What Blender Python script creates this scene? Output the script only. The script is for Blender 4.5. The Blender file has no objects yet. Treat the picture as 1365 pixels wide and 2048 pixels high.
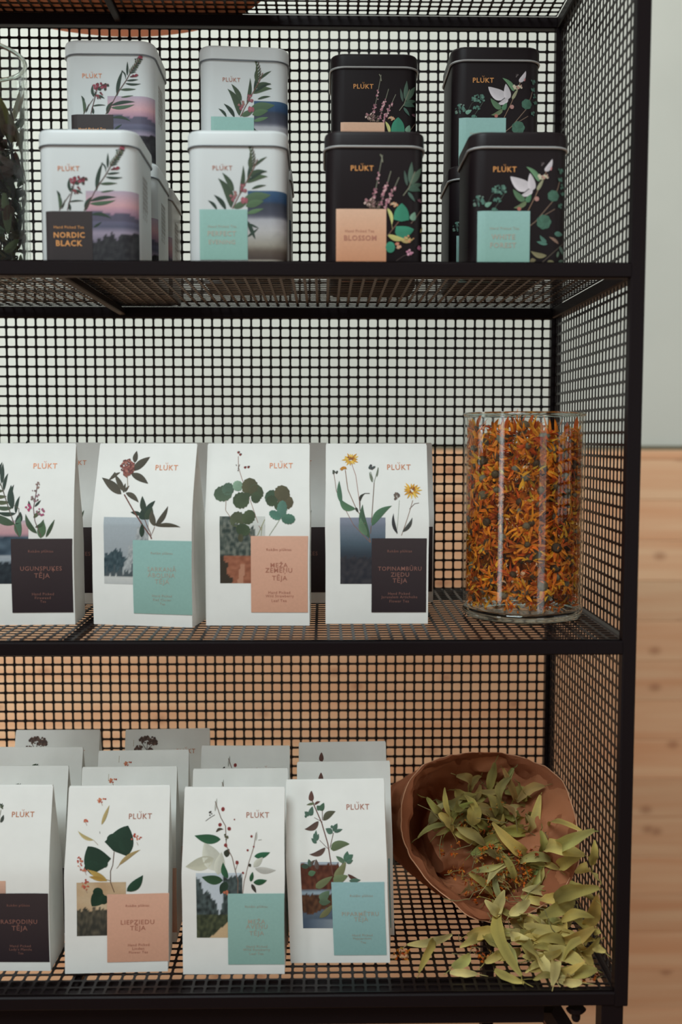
import bpy, math, random
from mathutils import Vector, Matrix, noise
R = random.Random(7)
S = bpy.context.scene
C = S.collection
PI = math.pi

# ------------------------------------------------------------------ camera
F, PITCH, YAW, ROLL = 1973.3, .07616, .01712, .00107
CAM = Vector((-.27749, -.85911, -.14951))
FW = Vector((math.sin(YAW)*math.cos(PITCH), math.cos(YAW)*math.cos(PITCH), -math.sin(PITCH)))
RT0 = Vector((math.cos(YAW), -math.sin(YAW), 0)); UP0 = RT0.cross(FW)
RT = RT0*math.cos(ROLL) + UP0*math.sin(ROLL); UP = -RT0*math.sin(ROLL) + UP0*math.cos(ROLL)
cam = bpy.data.cameras.new('camera'); camo = bpy.data.objects.new('camera', cam); C.objects.link(camo)
M = Matrix((RT, UP, -FW)).transposed().to_4x4(); M.translation = CAM
camo.matrix_world = M
cam.sensor_fit = 'VERTICAL'; cam.sensor_height = 36; cam.lens = F/2048*36
cam.clip_start = .01
cam.dof.use_dof = True; cam.dof.focus_distance = 1.02; cam.dof.aperture_fstop = 3.2
S.camera = camo

def at_y(px, py, y):
    d = FW*F + RT*(px-682.5) + UP*(1024-py)
    return CAM + d*((y-CAM.y)/d.y)
def at_z(px, py, z):
    d = FW*F + RT*(px-682.5) + UP*(1024-py)
    return CAM + d*((z-CAM.z)/d.z)

# ------------------------------------------------------------------ world, lights, exposure
S.view_settings.view_transform = 'Standard'; S.view_settings.look = 'None'
S.view_settings.gamma = 1; S.view_settings.use_curve_mapping = False
S.view_settings.exposure = 0
w = bpy.data.worlds.new('world'); S.world = w; w.use_nodes = True
w.node_tree.nodes['Background'].inputs[0].default_value = (1.0, .74, .56, 1)
w.node_tree.nodes['Background'].inputs[1].default_value = .19
def area(name, loc, target, sx, sy, power, col):
    l = bpy.data.lights.new(name, 'AREA'); l.shape = 'RECTANGLE'; l.size = sx; l.size_y = sy
    l.energy = power; l.color = col
    o = bpy.data.objects.new(name, l); C.objects.link(o); o.location = loc
    o.rotation_euler = (Vector(target)-Vector(loc)).to_track_quat('-Z', 'Y').to_euler()
area('window_light', (-1.05, -1.62, 1.75), (-.3, .05, -.35), 1.2, 1.0, 54, (.84, .97, 1.0))
area('window_light', (1.2, -2.7, -.1), (-.2, .2, -.4), .7, 1.7, 7, (.90, .97, 1.0))
area('wall_fill_light', (-2.1, .50, .0), (-.1, 1.2, -.3), .5, 1.5, 22, (.95, .99, .98))  # added fill from the left to brighten the back wall, not a known window
area('wall_fill_light', (1.75, -.45, .4), (.1, 1.2, -.1), 1.2, 1.3, 7, (.94, .99, .98))  # weak added fill from the right, also only for the wall
area('overhead_wall_fill', (-.5, .62, 1.5), (-.4, 1.2, -.6), 1.5, .3, 8, (.98, .99, .97))  # added overhead wash for the wall, no such fixture in view
area('side_window_light', (-2.9, -1.9, -.1), (-.1, .1, -.25), .45, 2.4, 15, (.90, .97, 1.0))

# ------------------------------------------------------------------ materials
def lin(c):
    return tuple(((v/255)/12.92 if v/255 <= .04045 else (((v/255)+.055)/1.055)**2.4) for v in c)
def mat(name, rgb, rough=.5, metal=0, noise_scale=0, var=0, bump=0, spec=.5, coat=0, trans=0, sheen=0):
    m = bpy.data.materials.new(name); m.use_nodes = True
    nt = m.node_tree; b = nt.nodes['Principled BSDF']
    b.inputs['Base Color'].default_value = (*lin(rgb), 1)
    b.inputs['Roughness'].default_value = rough; b.inputs['Metallic'].default_value = metal
    b.inputs['Specular IOR Level'].default_value = spec; b.inputs['Coat Weight'].default_value = coat
    if noise_scale:
        tc = nt.nodes.new('ShaderNodeTexCoord'); n = nt.nodes.new('ShaderNodeTexNoise')
        n.inputs['Scale'].default_value = noise_scale; n.inputs['Detail'].default_value = 5
        nt.links.new(tc.outputs['Object'], n.inputs['Vector'])
        if var:
            r = nt.nodes.new('ShaderNodeMapRange'); r.inputs[1].default_value = .3; r.inputs[2].default_value = .7
            r.inputs[3].default_value = 1-var; r.inputs[4].default_value = 1+var*.4
            h = nt.nodes.new('ShaderNodeMix'); h.data_type = 'RGBA'; h.blend_type = 'MULTIPLY'
            h.inputs[0].default_value = 1; h.inputs[6].default_value = (*lin(rgb), 1)
            nt.links.new(n.outputs[0], r.inputs[0]); nt.links.new(r.outputs[0], h.inputs[7])
            nt.links.new(h.outputs[2], b.inputs['Base Color'])
        if bump:
            bp = nt.nodes.new('ShaderNodeBump'); bp.inputs['Strength'].default_value = bump
            bp.inputs['Distance'].default_value = .002
            nt.links.new(n.outputs[0], bp.inputs['Height']); nt.links.new(bp.outputs[0], b.inputs['Normal'])
    return m
def vmat(name, rough=.6, spec=.3, metal=0, sss=0, transl=0):
    m = bpy.data.materials.new(name); m.use_nodes = True
    nt = m.node_tree; b = nt.nodes['Principled BSDF']
    a = nt.nodes.new('ShaderNodeAttribute'); a.attribute_name = 'Col'
    n = nt.nodes.new('ShaderNodeTexNoise'); n.inputs['Scale'].default_value = 420
    tc = nt.nodes.new('ShaderNodeTexCoord'); nt.links.new(tc.outputs['Object'], n.inputs['Vector'])
    r = nt.nodes.new('ShaderNodeMapRange'); r.inputs[3].default_value = .93; r.inputs[4].default_value = 1.06
    h = nt.nodes.new('ShaderNodeMix'); h.data_type = 'RGBA'; h.blend_type = 'MULTIPLY'; h.inputs[0].default_value = 1
    nt.links.new(n.outputs[0], r.inputs[0]); nt.links.new(a.outputs['Color'], h.inputs[6])
    nt.links.new(r.outputs[0], h.inputs[7]); nt.links.new(h.outputs[2], b.inputs['Base Color'])
    b.inputs['Roughness'].default_value = rough; b.inputs['Specular IOR Level'].default_value = spec
    b.inputs['Metallic'].default_value = metal
    if transl:
        t = nt.nodes.new('ShaderNodeBsdfTranslucent'); nt.links.new(h.outputs[2], t.inputs[0])
        mx = nt.nodes.new('ShaderNodeMixShader'); mx.inputs[0].default_value = transl
        out = [x for x in nt.nodes if x.type == 'OUTPUT_MATERIAL'][0]
        nt.links.new(b.outputs[0], mx.inputs[1]); nt.links.new(t.outputs[0], mx.inputs[2])
        nt.links.new(mx.outputs[0], out.inputs[0])
    return m
BLACK = mat('black_powder_coat', (25, 18, 20), .45, 0, 900, .12, .08, .12)
WIRE = mat('black_lacquered_sheet', (24, 17, 17), .36, 0, 700, .12, 0, .3)
PLASTER = mat('white_plaster', (205, 208, 199), .9, 0, 6, .04, .05, .2)
PAPER = mat('white_coated_paper', (238, 238, 233), .62, 0, 60, .025, .12, .3)
TINW = mat('white_lacquered_tin', (214, 219, 219), .38, 0, 40, .02, 0, .4)
TINK = mat('black_lacquered_tin', (27, 19, 22), .45, 0, 40, .06, 0, .25)
RIMW = mat('grey_tin_seam', (140, 146, 152), .35, .6)
RIMK = mat('silver_tin_seam', (205, 208, 208), .3, .35)
FOIL = mat('copper_foil', (206, 132, 92), .42, .25)
FOILG = mat('gold_foil', (226, 158, 92), .42, .15)
FOILP = mat('pale_foil', (176, 170, 156), .45, .1)
FOILD = mat('dull_foil', (142, 98, 88), .5, .1)
FOILPK = mat('rose_foil', (178, 118, 98), .5, .1)
SIDEINK = mat('grey_side_ink', (150, 138, 126), .6)
KRAFT = mat('brown_kraft_paper', (174, 110, 74), .7, 0, 26, .14, .4, .3)
KRAFTIN = mat('brown_kraft_paper_shaded', (150, 90, 60), .8, 0, 26, .16, .5, .2)  # same paper as the shell, darkened to paint in the shade inside
PRINT = vmat('printed_ink', .55, .35)
CARD = vmat('printed_card', .5, .35)
PLANT = vmat('dried_plant', .7, .25, transl=.22)
PETAL = vmat('dried_petal', .65, .3, transl=.2)
FLOORM = mat('floor_wood', (150, 108, 76), .5, 0, 3, .2, 0)
BOARD = mat('dark_stained_board', (88, 50, 40), .6, 0, 14, .25, 0)
TERRA = mat('terracotta_tray', (222, 138, 94), .6, 0, 10, .1, 0)
KRAFTE = mat('kraft_paper_edge', (214, 160, 124), .7)
WHITEP = mat('white_painted_edge', (230, 228, 218), .5)
DARKSTRIP = mat('dark_strip', (112, 108, 88), .8, 0, 9, .1, 0)

def wood_mat():
    m = bpy.data.materials.new('knotty_pine'); m.use_nodes = True
    nt = m.node_tree; b = nt.nodes['Principled BSDF']; L = nt.links
    tc = nt.nodes.new('ShaderNodeTexCoord'); oi = nt.nodes.new('ShaderNodeObjectInfo')
    mul = nt.nodes.new('ShaderNodeMath'); mul.operation = 'MULTIPLY'; mul.inputs[1].default_value = 37
    L.new(oi.outputs['Random'], mul.inputs[0])
    comb = nt.nodes.new('ShaderNodeCombineXYZ'); L.new(mul.outputs[0], comb.inputs[0]); L.new(mul.outputs[0], comb.inputs[2])
    add = nt.nodes.new('ShaderNodeVectorMath'); L.new(tc.outputs['Object'], add.inputs[0]); L.new(comb.outputs[0], add.inputs[1])
    mp = nt.nodes.new('ShaderNodeMapping'); mp.inputs['Scale'].default_value = (1.6, 1, 38); L.new(add.outputs[0], mp.inputs[0])
    n1 = nt.nodes.new('ShaderNodeTexNoise'); n1.inputs['Scale'].default_value = 1.3; n1.inputs['Detail'].default_value = 4; L.new(mp.outputs[0], n1.inputs['Vector'])
    cr = nt.nodes.new('ShaderNodeValToRGB'); L.new(n1.outputs[0], cr.inputs[0])
    cr.color_ramp.elements[0].position = .3; cr.color_ramp.elements[0].color = (*lin((226, 172, 130)), 1)
    cr.color_ramp.elements[1].position = .72; cr.color_ramp.elements[1].color = (*lin((240, 202, 162)), 1)
    # knots
    sp = nt.nodes.new('ShaderNodeSeparateXYZ'); L.new(add.outputs[0], sp.inputs[0])
    cb = nt.nodes.new('ShaderNodeCombineXYZ'); L.new(sp.outputs[0], cb.inputs[0]); L.new(sp.outputs[2], cb.inputs[1])
    mp2 = nt.nodes.new('ShaderNodeMapping'); mp2.inputs['Scale'].default_value = (5.2, 7.5, 1); L.new(cb.outputs[0], mp2.inputs[0])
    v = nt.nodes.new('ShaderNodeTexVoronoi'); v.voronoi_dimensions = '2D'; v.inputs['Scale'].default_value = 1; L.new(mp2.outputs[0], v.inputs['Vector'])
    r = nt.nodes.new('ShaderNodeMapRange'); r.inputs[1].default_value = .02; r.inputs[2].default_value = .10; r.inputs[3].default_value = .5; r.inputs[4].default_value = 0
    L.new(v.outputs['Distance'], r.inputs[0])
    mx = nt.nodes.new('ShaderNodeMix'); mx.data_type = 'RGBA'; L.new(r.outputs[0], mx.inputs[0]); L.new(cr.outputs[0], mx.inputs[6])
    mx.inputs[7].default_value = (*lin((150, 88, 56)), 1)
    # tone per plank
    r2 = nt.nodes.new('ShaderNodeMapRange'); r2.inputs[3].default_value = .86; r2.inputs[4].default_value = 1.06; L.new(oi.outputs['Random'], r2.inputs[0])
    h = nt.nodes.new('ShaderNodeMix'); h.data_type = 'RGBA'; h.blend_type = 'MULTIPLY'; h.inputs[0].default_value = 1
    L.new(mx.outputs[2], h.inputs[6]); L.new(r2.outputs[0], h.inputs[7]); L.new(h.outputs[2], b.inputs['Base Color'])
    b.inputs['Roughness'].default_value = .6
    return m
PINE = wood_mat()
def glass_mat():
    m = bpy.data.materials.new('clear_glass'); m.use_nodes = True
    nt = m.node_tree; L = nt.links; nt.nodes.remove(nt.nodes['Principled BSDF'])
    out = [x for x in nt.nodes if x.type == 'OUTPUT_MATERIAL'][0]
    lw = nt.nodes.new('ShaderNodeLayerWeight'); lw.inputs[0].default_value = .22
    cr = nt.nodes.new('ShaderNodeValToRGB'); cr.color_ramp.elements[0].color = (.985, .99, .985, 1)
    cr.color_ramp.elements[1].position = 1; cr.color_ramp.elements[1].color = (.34, .42, .38, 1)
    e = cr.color_ramp.elements.new(.62); e.color = (.93, .955, .94, 1)
    L.new(lw.outputs['Facing'], cr.inputs[0])
    tr = nt.nodes.new('ShaderNodeBsdfTransparent'); L.new(cr.outputs[0], tr.inputs[0])
    gl = nt.nodes.new('ShaderNodeBsdfGlossy'); gl.inputs['Roughness'].default_value = .04
    lf = nt.nodes.new('ShaderNodeLayerWeight'); lf.inputs[0].default_value = .5
    pw = nt.nodes.new('ShaderNodeMath'); pw.operation = 'POWER'; pw.inputs[1].default_value = 4.5; L.new(lf.outputs['Facing'], pw.inputs[0])
    fr = nt.nodes.new('ShaderNodeMath'); fr.operation = 'MULTIPLY_ADD'; fr.inputs[1].default_value = .55; fr.inputs[2].default_value = .035; L.new(pw.outputs[0], fr.inputs[0])
    mx = nt.nodes.new('ShaderNodeMixShader'); L.new(fr.outputs[0], mx.inputs[0]); L.new(tr.outputs[0], mx.inputs[1]); L.new(gl.outputs[0], mx.inputs[2])
    L.new(mx.outputs[0], out.inputs[0])
    return m
GLASS = glass_mat()
THICK = bpy.data.materials.new('thick_green_glass'); THICK.use_nodes = True
_b = THICK.node_tree.nodes['Principled BSDF']; _b.inputs['Transmission Weight'].default_value = 1; _b.inputs['Roughness'].default_value = .05
_b.inputs['Base Color'].default_value = (.80, .90, .85, 1); _b.inputs['IOR'].default_value = 1.5

# ------------------------------------------------------------------ mesh helpers
class MB:
    def __init__(s): s.v = []; s.f = []; s.c = []
    def vert(s, p, c=None):
        s.v.append(tuple(p)); s.c.append(c or (1, 1, 1)); return len(s.v)-1
    def box(s, a, b, bev=0):
        x0, y0, z0 = a; x1, y1, z1 = b
        if not bev:
            i = len(s.v)
            for z in (z0, z1):
                for x, y in ((x0, y0), (x1, y0), (x1, y1), (x0, y1)): s.vert((x, y, z))
            for q in ((3, 2, 1, 0), (4, 5, 6, 7), (0, 1, 5, 4), (1, 2, 6, 5), (2, 3, 7, 6), (3, 0, 4, 7)): s.f.append(tuple(i+k for k in q))
            return
        # long box with its long edges chamfered
        dims = (x1-x0, y1-y0, z1-z0); ax = dims.index(max(dims)); o = [k for k in range(3) if k != ax]
        lo = (x0, y0, z0); hi = (x1, y1, z1); A0, A1 = lo[o[0]], hi[o[0]]; B0, B1 = lo[o[1]], hi[o[1]]
        ring = [(A0+bev, B0), (A1-bev, B0), (A1, B0+bev), (A1, B1-bev), (A1-bev, B1), (A0+bev, B1), (A0, B1-bev), (A0, B0+bev)]
        i = len(s.v)
        for e in (lo[ax], hi[ax]):
            for p, q in ring:
                c = [0, 0, 0]; c[ax] = e; c[o[0]] = p; c[o[1]] = q; s.vert(c)
        for k in range(8): s.f.append((i+k, i+(k+1) % 8, i+8+(k+1) % 8, i+8+k))
        s.f.append(tuple(i+k for k in range(7, -1, -1))); s.f.append(tuple(i+8+k for k in range(8)))
    def rings(s, rings, close=True, cols=None, cap0=False, cap1=False):
        n = len(rings[0]); i = len(s.v)
        for j, r in enumerate(rings):
            for k, p in enumerate(r): s.vert(p, cols[j] if cols else None)
        for j in range(len(rings)-1):
            for k in range(n if close else n-1):
                a = i+j*n+k; b = i+j*n+(k+1) % n
                s.f.append((a, b, b+n, a+n))
        if cap0: s.f.append(tuple(i+k for k in range(n-1, -1, -1)))
        if cap1: s.f.append(tuple(i+(len(rings)-1)*n+k for k in range(n)))
    def tube(s, pts, r, n=6, col=None, caps=True):
        pts = [Vector(p) for p in pts]; rr = r if isinstance(r, (list, tuple)) else [r]*len(pts)
        rings = []; up = None
        for j, p in enumerate(pts):
            t = (pts[min(j+1, len(pts)-1)]-pts[max(j-1, 0)]).normalized()
            if up is None: up = Vector((0, 0, 1)) if abs(t.z) < .9 else Vector((1, 0, 0))
            x = t.cross(up).normalized(); y = x.cross(t); up = y
            rings.append([p+x*(rr[j]*math.cos(2*PI*k/n))+y*(rr[j]*math.sin(2*PI*k/n)) for k in range(n)])
        s.rings(rings, True, [col]*len(pts) if col else None, caps, caps)
    def build(s, name, m, parent=None, smooth=False, loc=None):
        me = bpy.data.meshes.new(name); me.from_pydata(s.v, [], s.f); me.materials.append(m)
        if any(c != (1, 1, 1) for c in s.c):
            a = me.color_attributes.new('Col', 'FLOAT_COLOR', 'POINT')
            flat = []
            for c in s.c: flat += [c[0], c[1], c[2], 1]
            a.data.foreach_set('color', flat)
        if smooth: me.polygons.foreach_set('use_smooth', [True]*len(me.polygons))
        me.update()
        o = bpy.data.objects.new(name, me); C.objects.link(o)
        if parent: o.parent = parent
        if loc: o.location = loc
        return o
def tag(o, label=None, cat=None, group=None, kind=None):
    if label: o['label'] = label
    if cat: o['category'] = cat
    if group: o['group'] = group
    if kind: o['kind'] = kind
    return o
def empty(name, loc, rz=0, ry=0):
    o = bpy.data.objects.new(name, None); C.objects.link(o); o.empty_display_size = .02
    o.location = loc; o.rotation_euler = (0, ry, rz); return o
def copy_tree(o, parent=None):
    c = o.copy(); C.objects.link(c); c.parent = parent
    for k in list(KIDS.get(o.name, [])):
        d = copy_tree(k, c); KIDS.setdefault(c.name, []).append(d)
    return c
KIDS = {}
def kids(o):
    KIDS[o.name] = [c for c in C.objects if c.parent == o]
    for c in KIDS[o.name]: kids(c)
def edgesharp(o, ang=.6):
    me = o.data; me.polygons.foreach_set('use_smooth', [True]*len(me.polygons)); me.set_sharp_from_angle(angle=ang)

# ------------------------------------------------------------------ room
WY = 1.2
FLOOR_Z = -1.55
b = MB(); b.box((-3.2, WY, FLOOR_Z), (3.0, WY+.12, 1.6)); wall = b.build('wall_back', PLASTER); tag(wall, kind='structure')
PH = .0850; ztop = -.1765
zs = [ztop]; z = ztop-.019
while z > FLOOR_Z+.03: zs.append(z); z -= PH
zs.append(FLOOR_Z)
for i in range(len(zs)-1):
    b = MB(); b.box((-3.2, WY-.018, zs[i+1]+.0003), (3.0, WY-.0005, zs[i]-.0003), .0012)
    o = b.build('plank', PINE, wall)
b = MB(); b.box((-3.2, WY-.012, ztop+.0005), (3.0, WY-.0005, ztop+.009)); tag(b.build('wall_strip_1', DARKSTRIP), kind='structure')  # thin dark strip between plaster and top plank
b = MB(); b.box((-3.2, -3.6, FLOOR_Z-.05), (3.0, WY, FLOOR_Z)); tag(b.build('floor', FLOORM), kind='structure')

# ------------------------------------------------------------------ shelf
D = .3105; T = .0125; X0 = -.94
LV = [.327, 0.0, -.33, -.655]
shelf = empty('mesh_shelf', (X0/2, D/2, LV[3]-T)); tag(shelf, 'tall black steel shelving unit with square-holed mesh back, side and shelves', 'shelf')
SO = Vector(shelf.location)
def sh(mb, name, m=BLACK, smooth=False, kind=None, label=None, parent=shelf):
    o = mb.build(name, m, parent, smooth)
    if parent is shelf: o.location = -SO
    if kind: o['kind'] = kind
    if label: o['label'] = label
    return o
zb = LV[3]-T
for x in (-T, X0):
    for y in (0, D-T):
        b = MB(); b.box((x, y, zb), (x+T, y+T, LV[0]), .0012); sh(b, 'post')
for z in LV:
    b = MB(); b.box((X0+T, 0.0003, z-T), (-T, T, z), .0012); sh(b, 'front_rail')
    b = MB(); b.box((X0+T, D-T, z-T), (-T, D-.0003, z), .0012); sh(b, 'back_rail')
    for x in (X0, -T):
        b = MB(); b.box((x+.0003, T, z-T), (x+T-.0003, D-T, z), .0012); sh(b, 'side_rail')
    xc = at_y(250, 625, D).x
    b = MB(); b.box((xc-.004, T, z-T*.8), (xc+.004, D-T, z-.0026), .001); sh(b, 'crossbar')
PT = .01135; HB = .00448; CH = .0011; TK = .0009   # hole pitch, half opening, corner cut, sheet thickness
def perforated(org, e1, n1, e2, n2, nrm, name):
    """sheet of n1 x n2 square holes with cut corners"""
    org = Vector(org); e1 = Vector(e1); e2 = Vector(e2); nrm = Vector(nrm); b = MB(); V = b.v; Fc = b.f
    def P(a, c, k): p = org+e1*a+e2*c+nrm*(TK*k); return (p.x, p.y, p.z)
    for k in (0, 1):
        for j in range(n2+1):
            for i in range(n1+1): V.append(P(i*PT, j*PT, k))
    g = (n1+1)*(n2+1); h = HB; q = HB-CH
    O = ((-q, -h), (q, -h), (h, -q), (h, q), (q, h), (-q, h), (-h, q), (-h, -q))
    for j in range(n2):
        for i in range(n1):
            cx, cy = (i+.5)*PT, (j+.5)*PT; o = len(V)
            for k in (0, 1):
                for u, v in O: V.append(P(cx+u, cy+v, k))
            for k in (0, 1):
                a = k*g+j*(n1+1)+i; c4 = (a, a+1, a+n1+2, a+n1+1); w_ = o+8*k
                fs = [(c4[0], c4[1], w_+1, w_), (c4[1], w_+2, w_+1), (c4[1], c4[2], w_+3, w_+2), (c4[2], w_+4, w_+3), (c4[2], c4[3], w_+5, w_+4), (c4[3], w_+6, w_+5), (c4[3], c4[0], w_+7, w_+6), (c4[0], w_, w_+7)]
                Fc.extend([f[::-1] for f in fs] if k == 0 else fs)
            for m in range(8): n_ = (m+1) % 8; Fc.append((o+m, o+n_, o+8+n_, o+8+m))
    b.c = [(1, 1, 1)]
    return sh(b, name, WIRE)
XR = at_y(1091.5, 300, D-T*.5).x     # right edge of the back sheet's hole grid
NX = 79; x00 = XR-PT*NX
for k in range(3):
    zt = at_y(600, (58+1.5, 638-1.5, 1310-1)[k], D-T*.5).z
    nz = int((zt-LV[k+1]+.004)/PT)
    perforated((x00, D-T*.5, zt-nz*PT), (1, 0, 0), NX+1, (0, 0, 1), nz, (0, -1, 0), 'back_panel')
for k in range(3):
    nz = int((LV[k]-T-LV[k+1])/PT)
    sp = perforated((-T*.55, T-.001, LV[k+1]+.003), (0, 1, 0), 26, (0, 0, 1), nz+1, (-1, 0, 0), 'side_panel')
    c = bpy.data.objects.new('side_panel', sp.data); C.objects.link(c); c.parent = shelf; c.location = -SO+Vector((X0+T*1.1, 0, 0))
MT = .0012   # top of the shelf sheet above the rail line
for z in LV:
    perforated((x00-.002, .0035, z+.0001), (1, 0, 0), NX+1, (0, 1, 0), 26, (0, 0, 1), 'shelf_panel')
# lower stand
b = MB(); b.box((X0+.03, T+.0005, LV[3]-.036), (-.074, .036, LV[3]-.0045), .001); sh(b, 'support_beam')
b = MB(); b.box((-.0235, .002, FLOOR_Z), (-.0035, .022, zb), .001); sh(b, 'stand_leg')
b = MB(); b.box((X0+.003, .002, FLOOR_Z), (X0+.023, .022, zb), .001); sh(b, 'stand_leg')
for x in (-.0985, X0+.08):
    b = MB(); b.box((x, D-.10, FLOOR_Z), (x+.013, D-.08, zb-.001), .001); sh(b, 'stand_leg')
p0 = at_y(1098, 2013, .03); p1 = at_y(1120, 2048, .03); dd = (p1-p0)
b = MB(); b.tube([p0, p0+dd*10], .0105, 4); sh(b, 'diagonal_brace')
p0 = at_y(1076, 2013, .09); p1 = at_y(1100, 2048, .09)
b = MB(); b.tube([p0, p0+(p1-p0)*9], .005, 4); sh(b, 'diagonal_brace', label='thin bronze coloured brace', m=mat('bronze_steel', (112, 76, 58), .5, .2))
kp = at_y(1153, 2015, .012); kn = MB()
kn.rings([[(kp.x+r*math.cos(2*PI*q/10), kp.y+r*math.sin(2*PI*q/10), kp.z-dz) for q in range(10)] for r, dz in ((.0075, -.001), (.007, .003), (.0042, .006), (.0042, .010), (.003, .0125))], cap0=True, cap1=True)
sh(kn, 'clamp_knob')
def wing(s):
    kk = MB(); kk.tube([(kp.x+s*.004, kp.y, kp.z-.005), (kp.x+s*.007, kp.y, kp.z-.002), (kp.x+s*.0085, kp.y, kp.z-.0005)], [.002, .0022, .0015], 6); return kk
for s in (-1, 1): sh(wing(s), 'knob_wing')

# round tray lying on the top shelf, its back edge hanging over the rail
BZ = LV[0]+MT
brd = empty('round_tray', (-.5115, .1848, BZ)); tag(brd, 'round terracotta brown tray lying on the top shelf, seen from below', 'tray')
def zc(r, z, n=64, cx=0, cy=0): return [(cx+r*math.cos(2*PI*k/n), cy+r*math.sin(2*PI*k/n), z) for k in range(n)]
b = MB(); b.rings([zc(.1835, .0), zc(.1858, .0015), zc(.1858, .010), zc(.1840, .012)], cap0=True, cap1=True); b.build('tray_base', TERRA, brd)
b = MB(); b.rings([zc(.1855, .006), zc(.1900, .020), zc(.1885, .0215), zc(.1842, .0115)]); b.build('raised_rim', TERRA, brd)

# ------------------------------------------------------------------ printed decals
class Quad:
    """photo corner pixels of a printed face -> (u,v) in metres on it"""
    def __init__(s, tl, tr, bl, br, w, h, crop):
        s.c = (tl, tr, bl, br); s.w = w; s.h = h; s.crop = crop
    def __call__(s, x, y):
        ox, oy, sc = s.crop; x = ox+x/sc; y = oy+y/sc
        tl, tr, bl, br = s.c; a, t = .5, .5
        for _ in range(6):
            px = (1-t)*((1-a)*tl[0]+a*tr[0])+t*((1-a)*bl[0]+a*br[0]); py = (1-t)*((1-a)*tl[1]+a*tr[1])+t*((1-a)*bl[1]+a*br[1])
            ax = (1-t)*(tr[0]-tl[0])+t*(br[0]-bl[0]); ay = (1-t)*(tr[1]-tl[1])+t*(br[1]-bl[1])
            tx = (1-a)*(bl[0]-tl[0])+a*(br[0]-tr[0]); ty = (1-a)*(bl[1]-tl[1])+a*(br[1]-tr[1])
            det = ax*ty-ay*tx; ex = x-px; ey = y-py
            a += (ex*ty-ey*tx)/det; t += (ax*ey-ay*ex)/det
        return (a*s.w-s.w/2, (1-t)*s.h)
TEXT = {}
def text_geo(txt, bold=0):
    key = (txt, bold)
    if key not in TEXT:
        cu = bpy.data.curves.new('t', 'FONT'); cu.body = txt; cu.align_x = 'CENTER'; cu.align_y = 'CENTER'
        cu.resolution_u = 2; cu.offset = bold; cu.space_character = 1.12; cu.size = 1
        o = bpy.data.objects.new('t', cu); C.objects.link(o)
        dg = bpy.context.evaluated_depsgraph_get(); me = bpy.data.meshes.new_from_object(o.evaluated_get(dg))
        vs = [(v.co.x, v.co.y) for v in me.vertices]; fs = [tuple(p.vertices) for p in me.polygons]
        bpy.data.objects.remove(o); bpy.data.curves.remove(cu); bpy.data.meshes.remove(me)
        xs = [v[0] for v in vs]; ys = [v[1] for v in vs]
        cx = (min(xs)+max(xs))/2; cy = (min(ys)+max(ys))/2; W = max(xs)-min(xs)
        TEXT[key] = ([((x-cx)/W, (y-cy)/W) for x, y in vs], fs)
    return TEXT[key]
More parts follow.
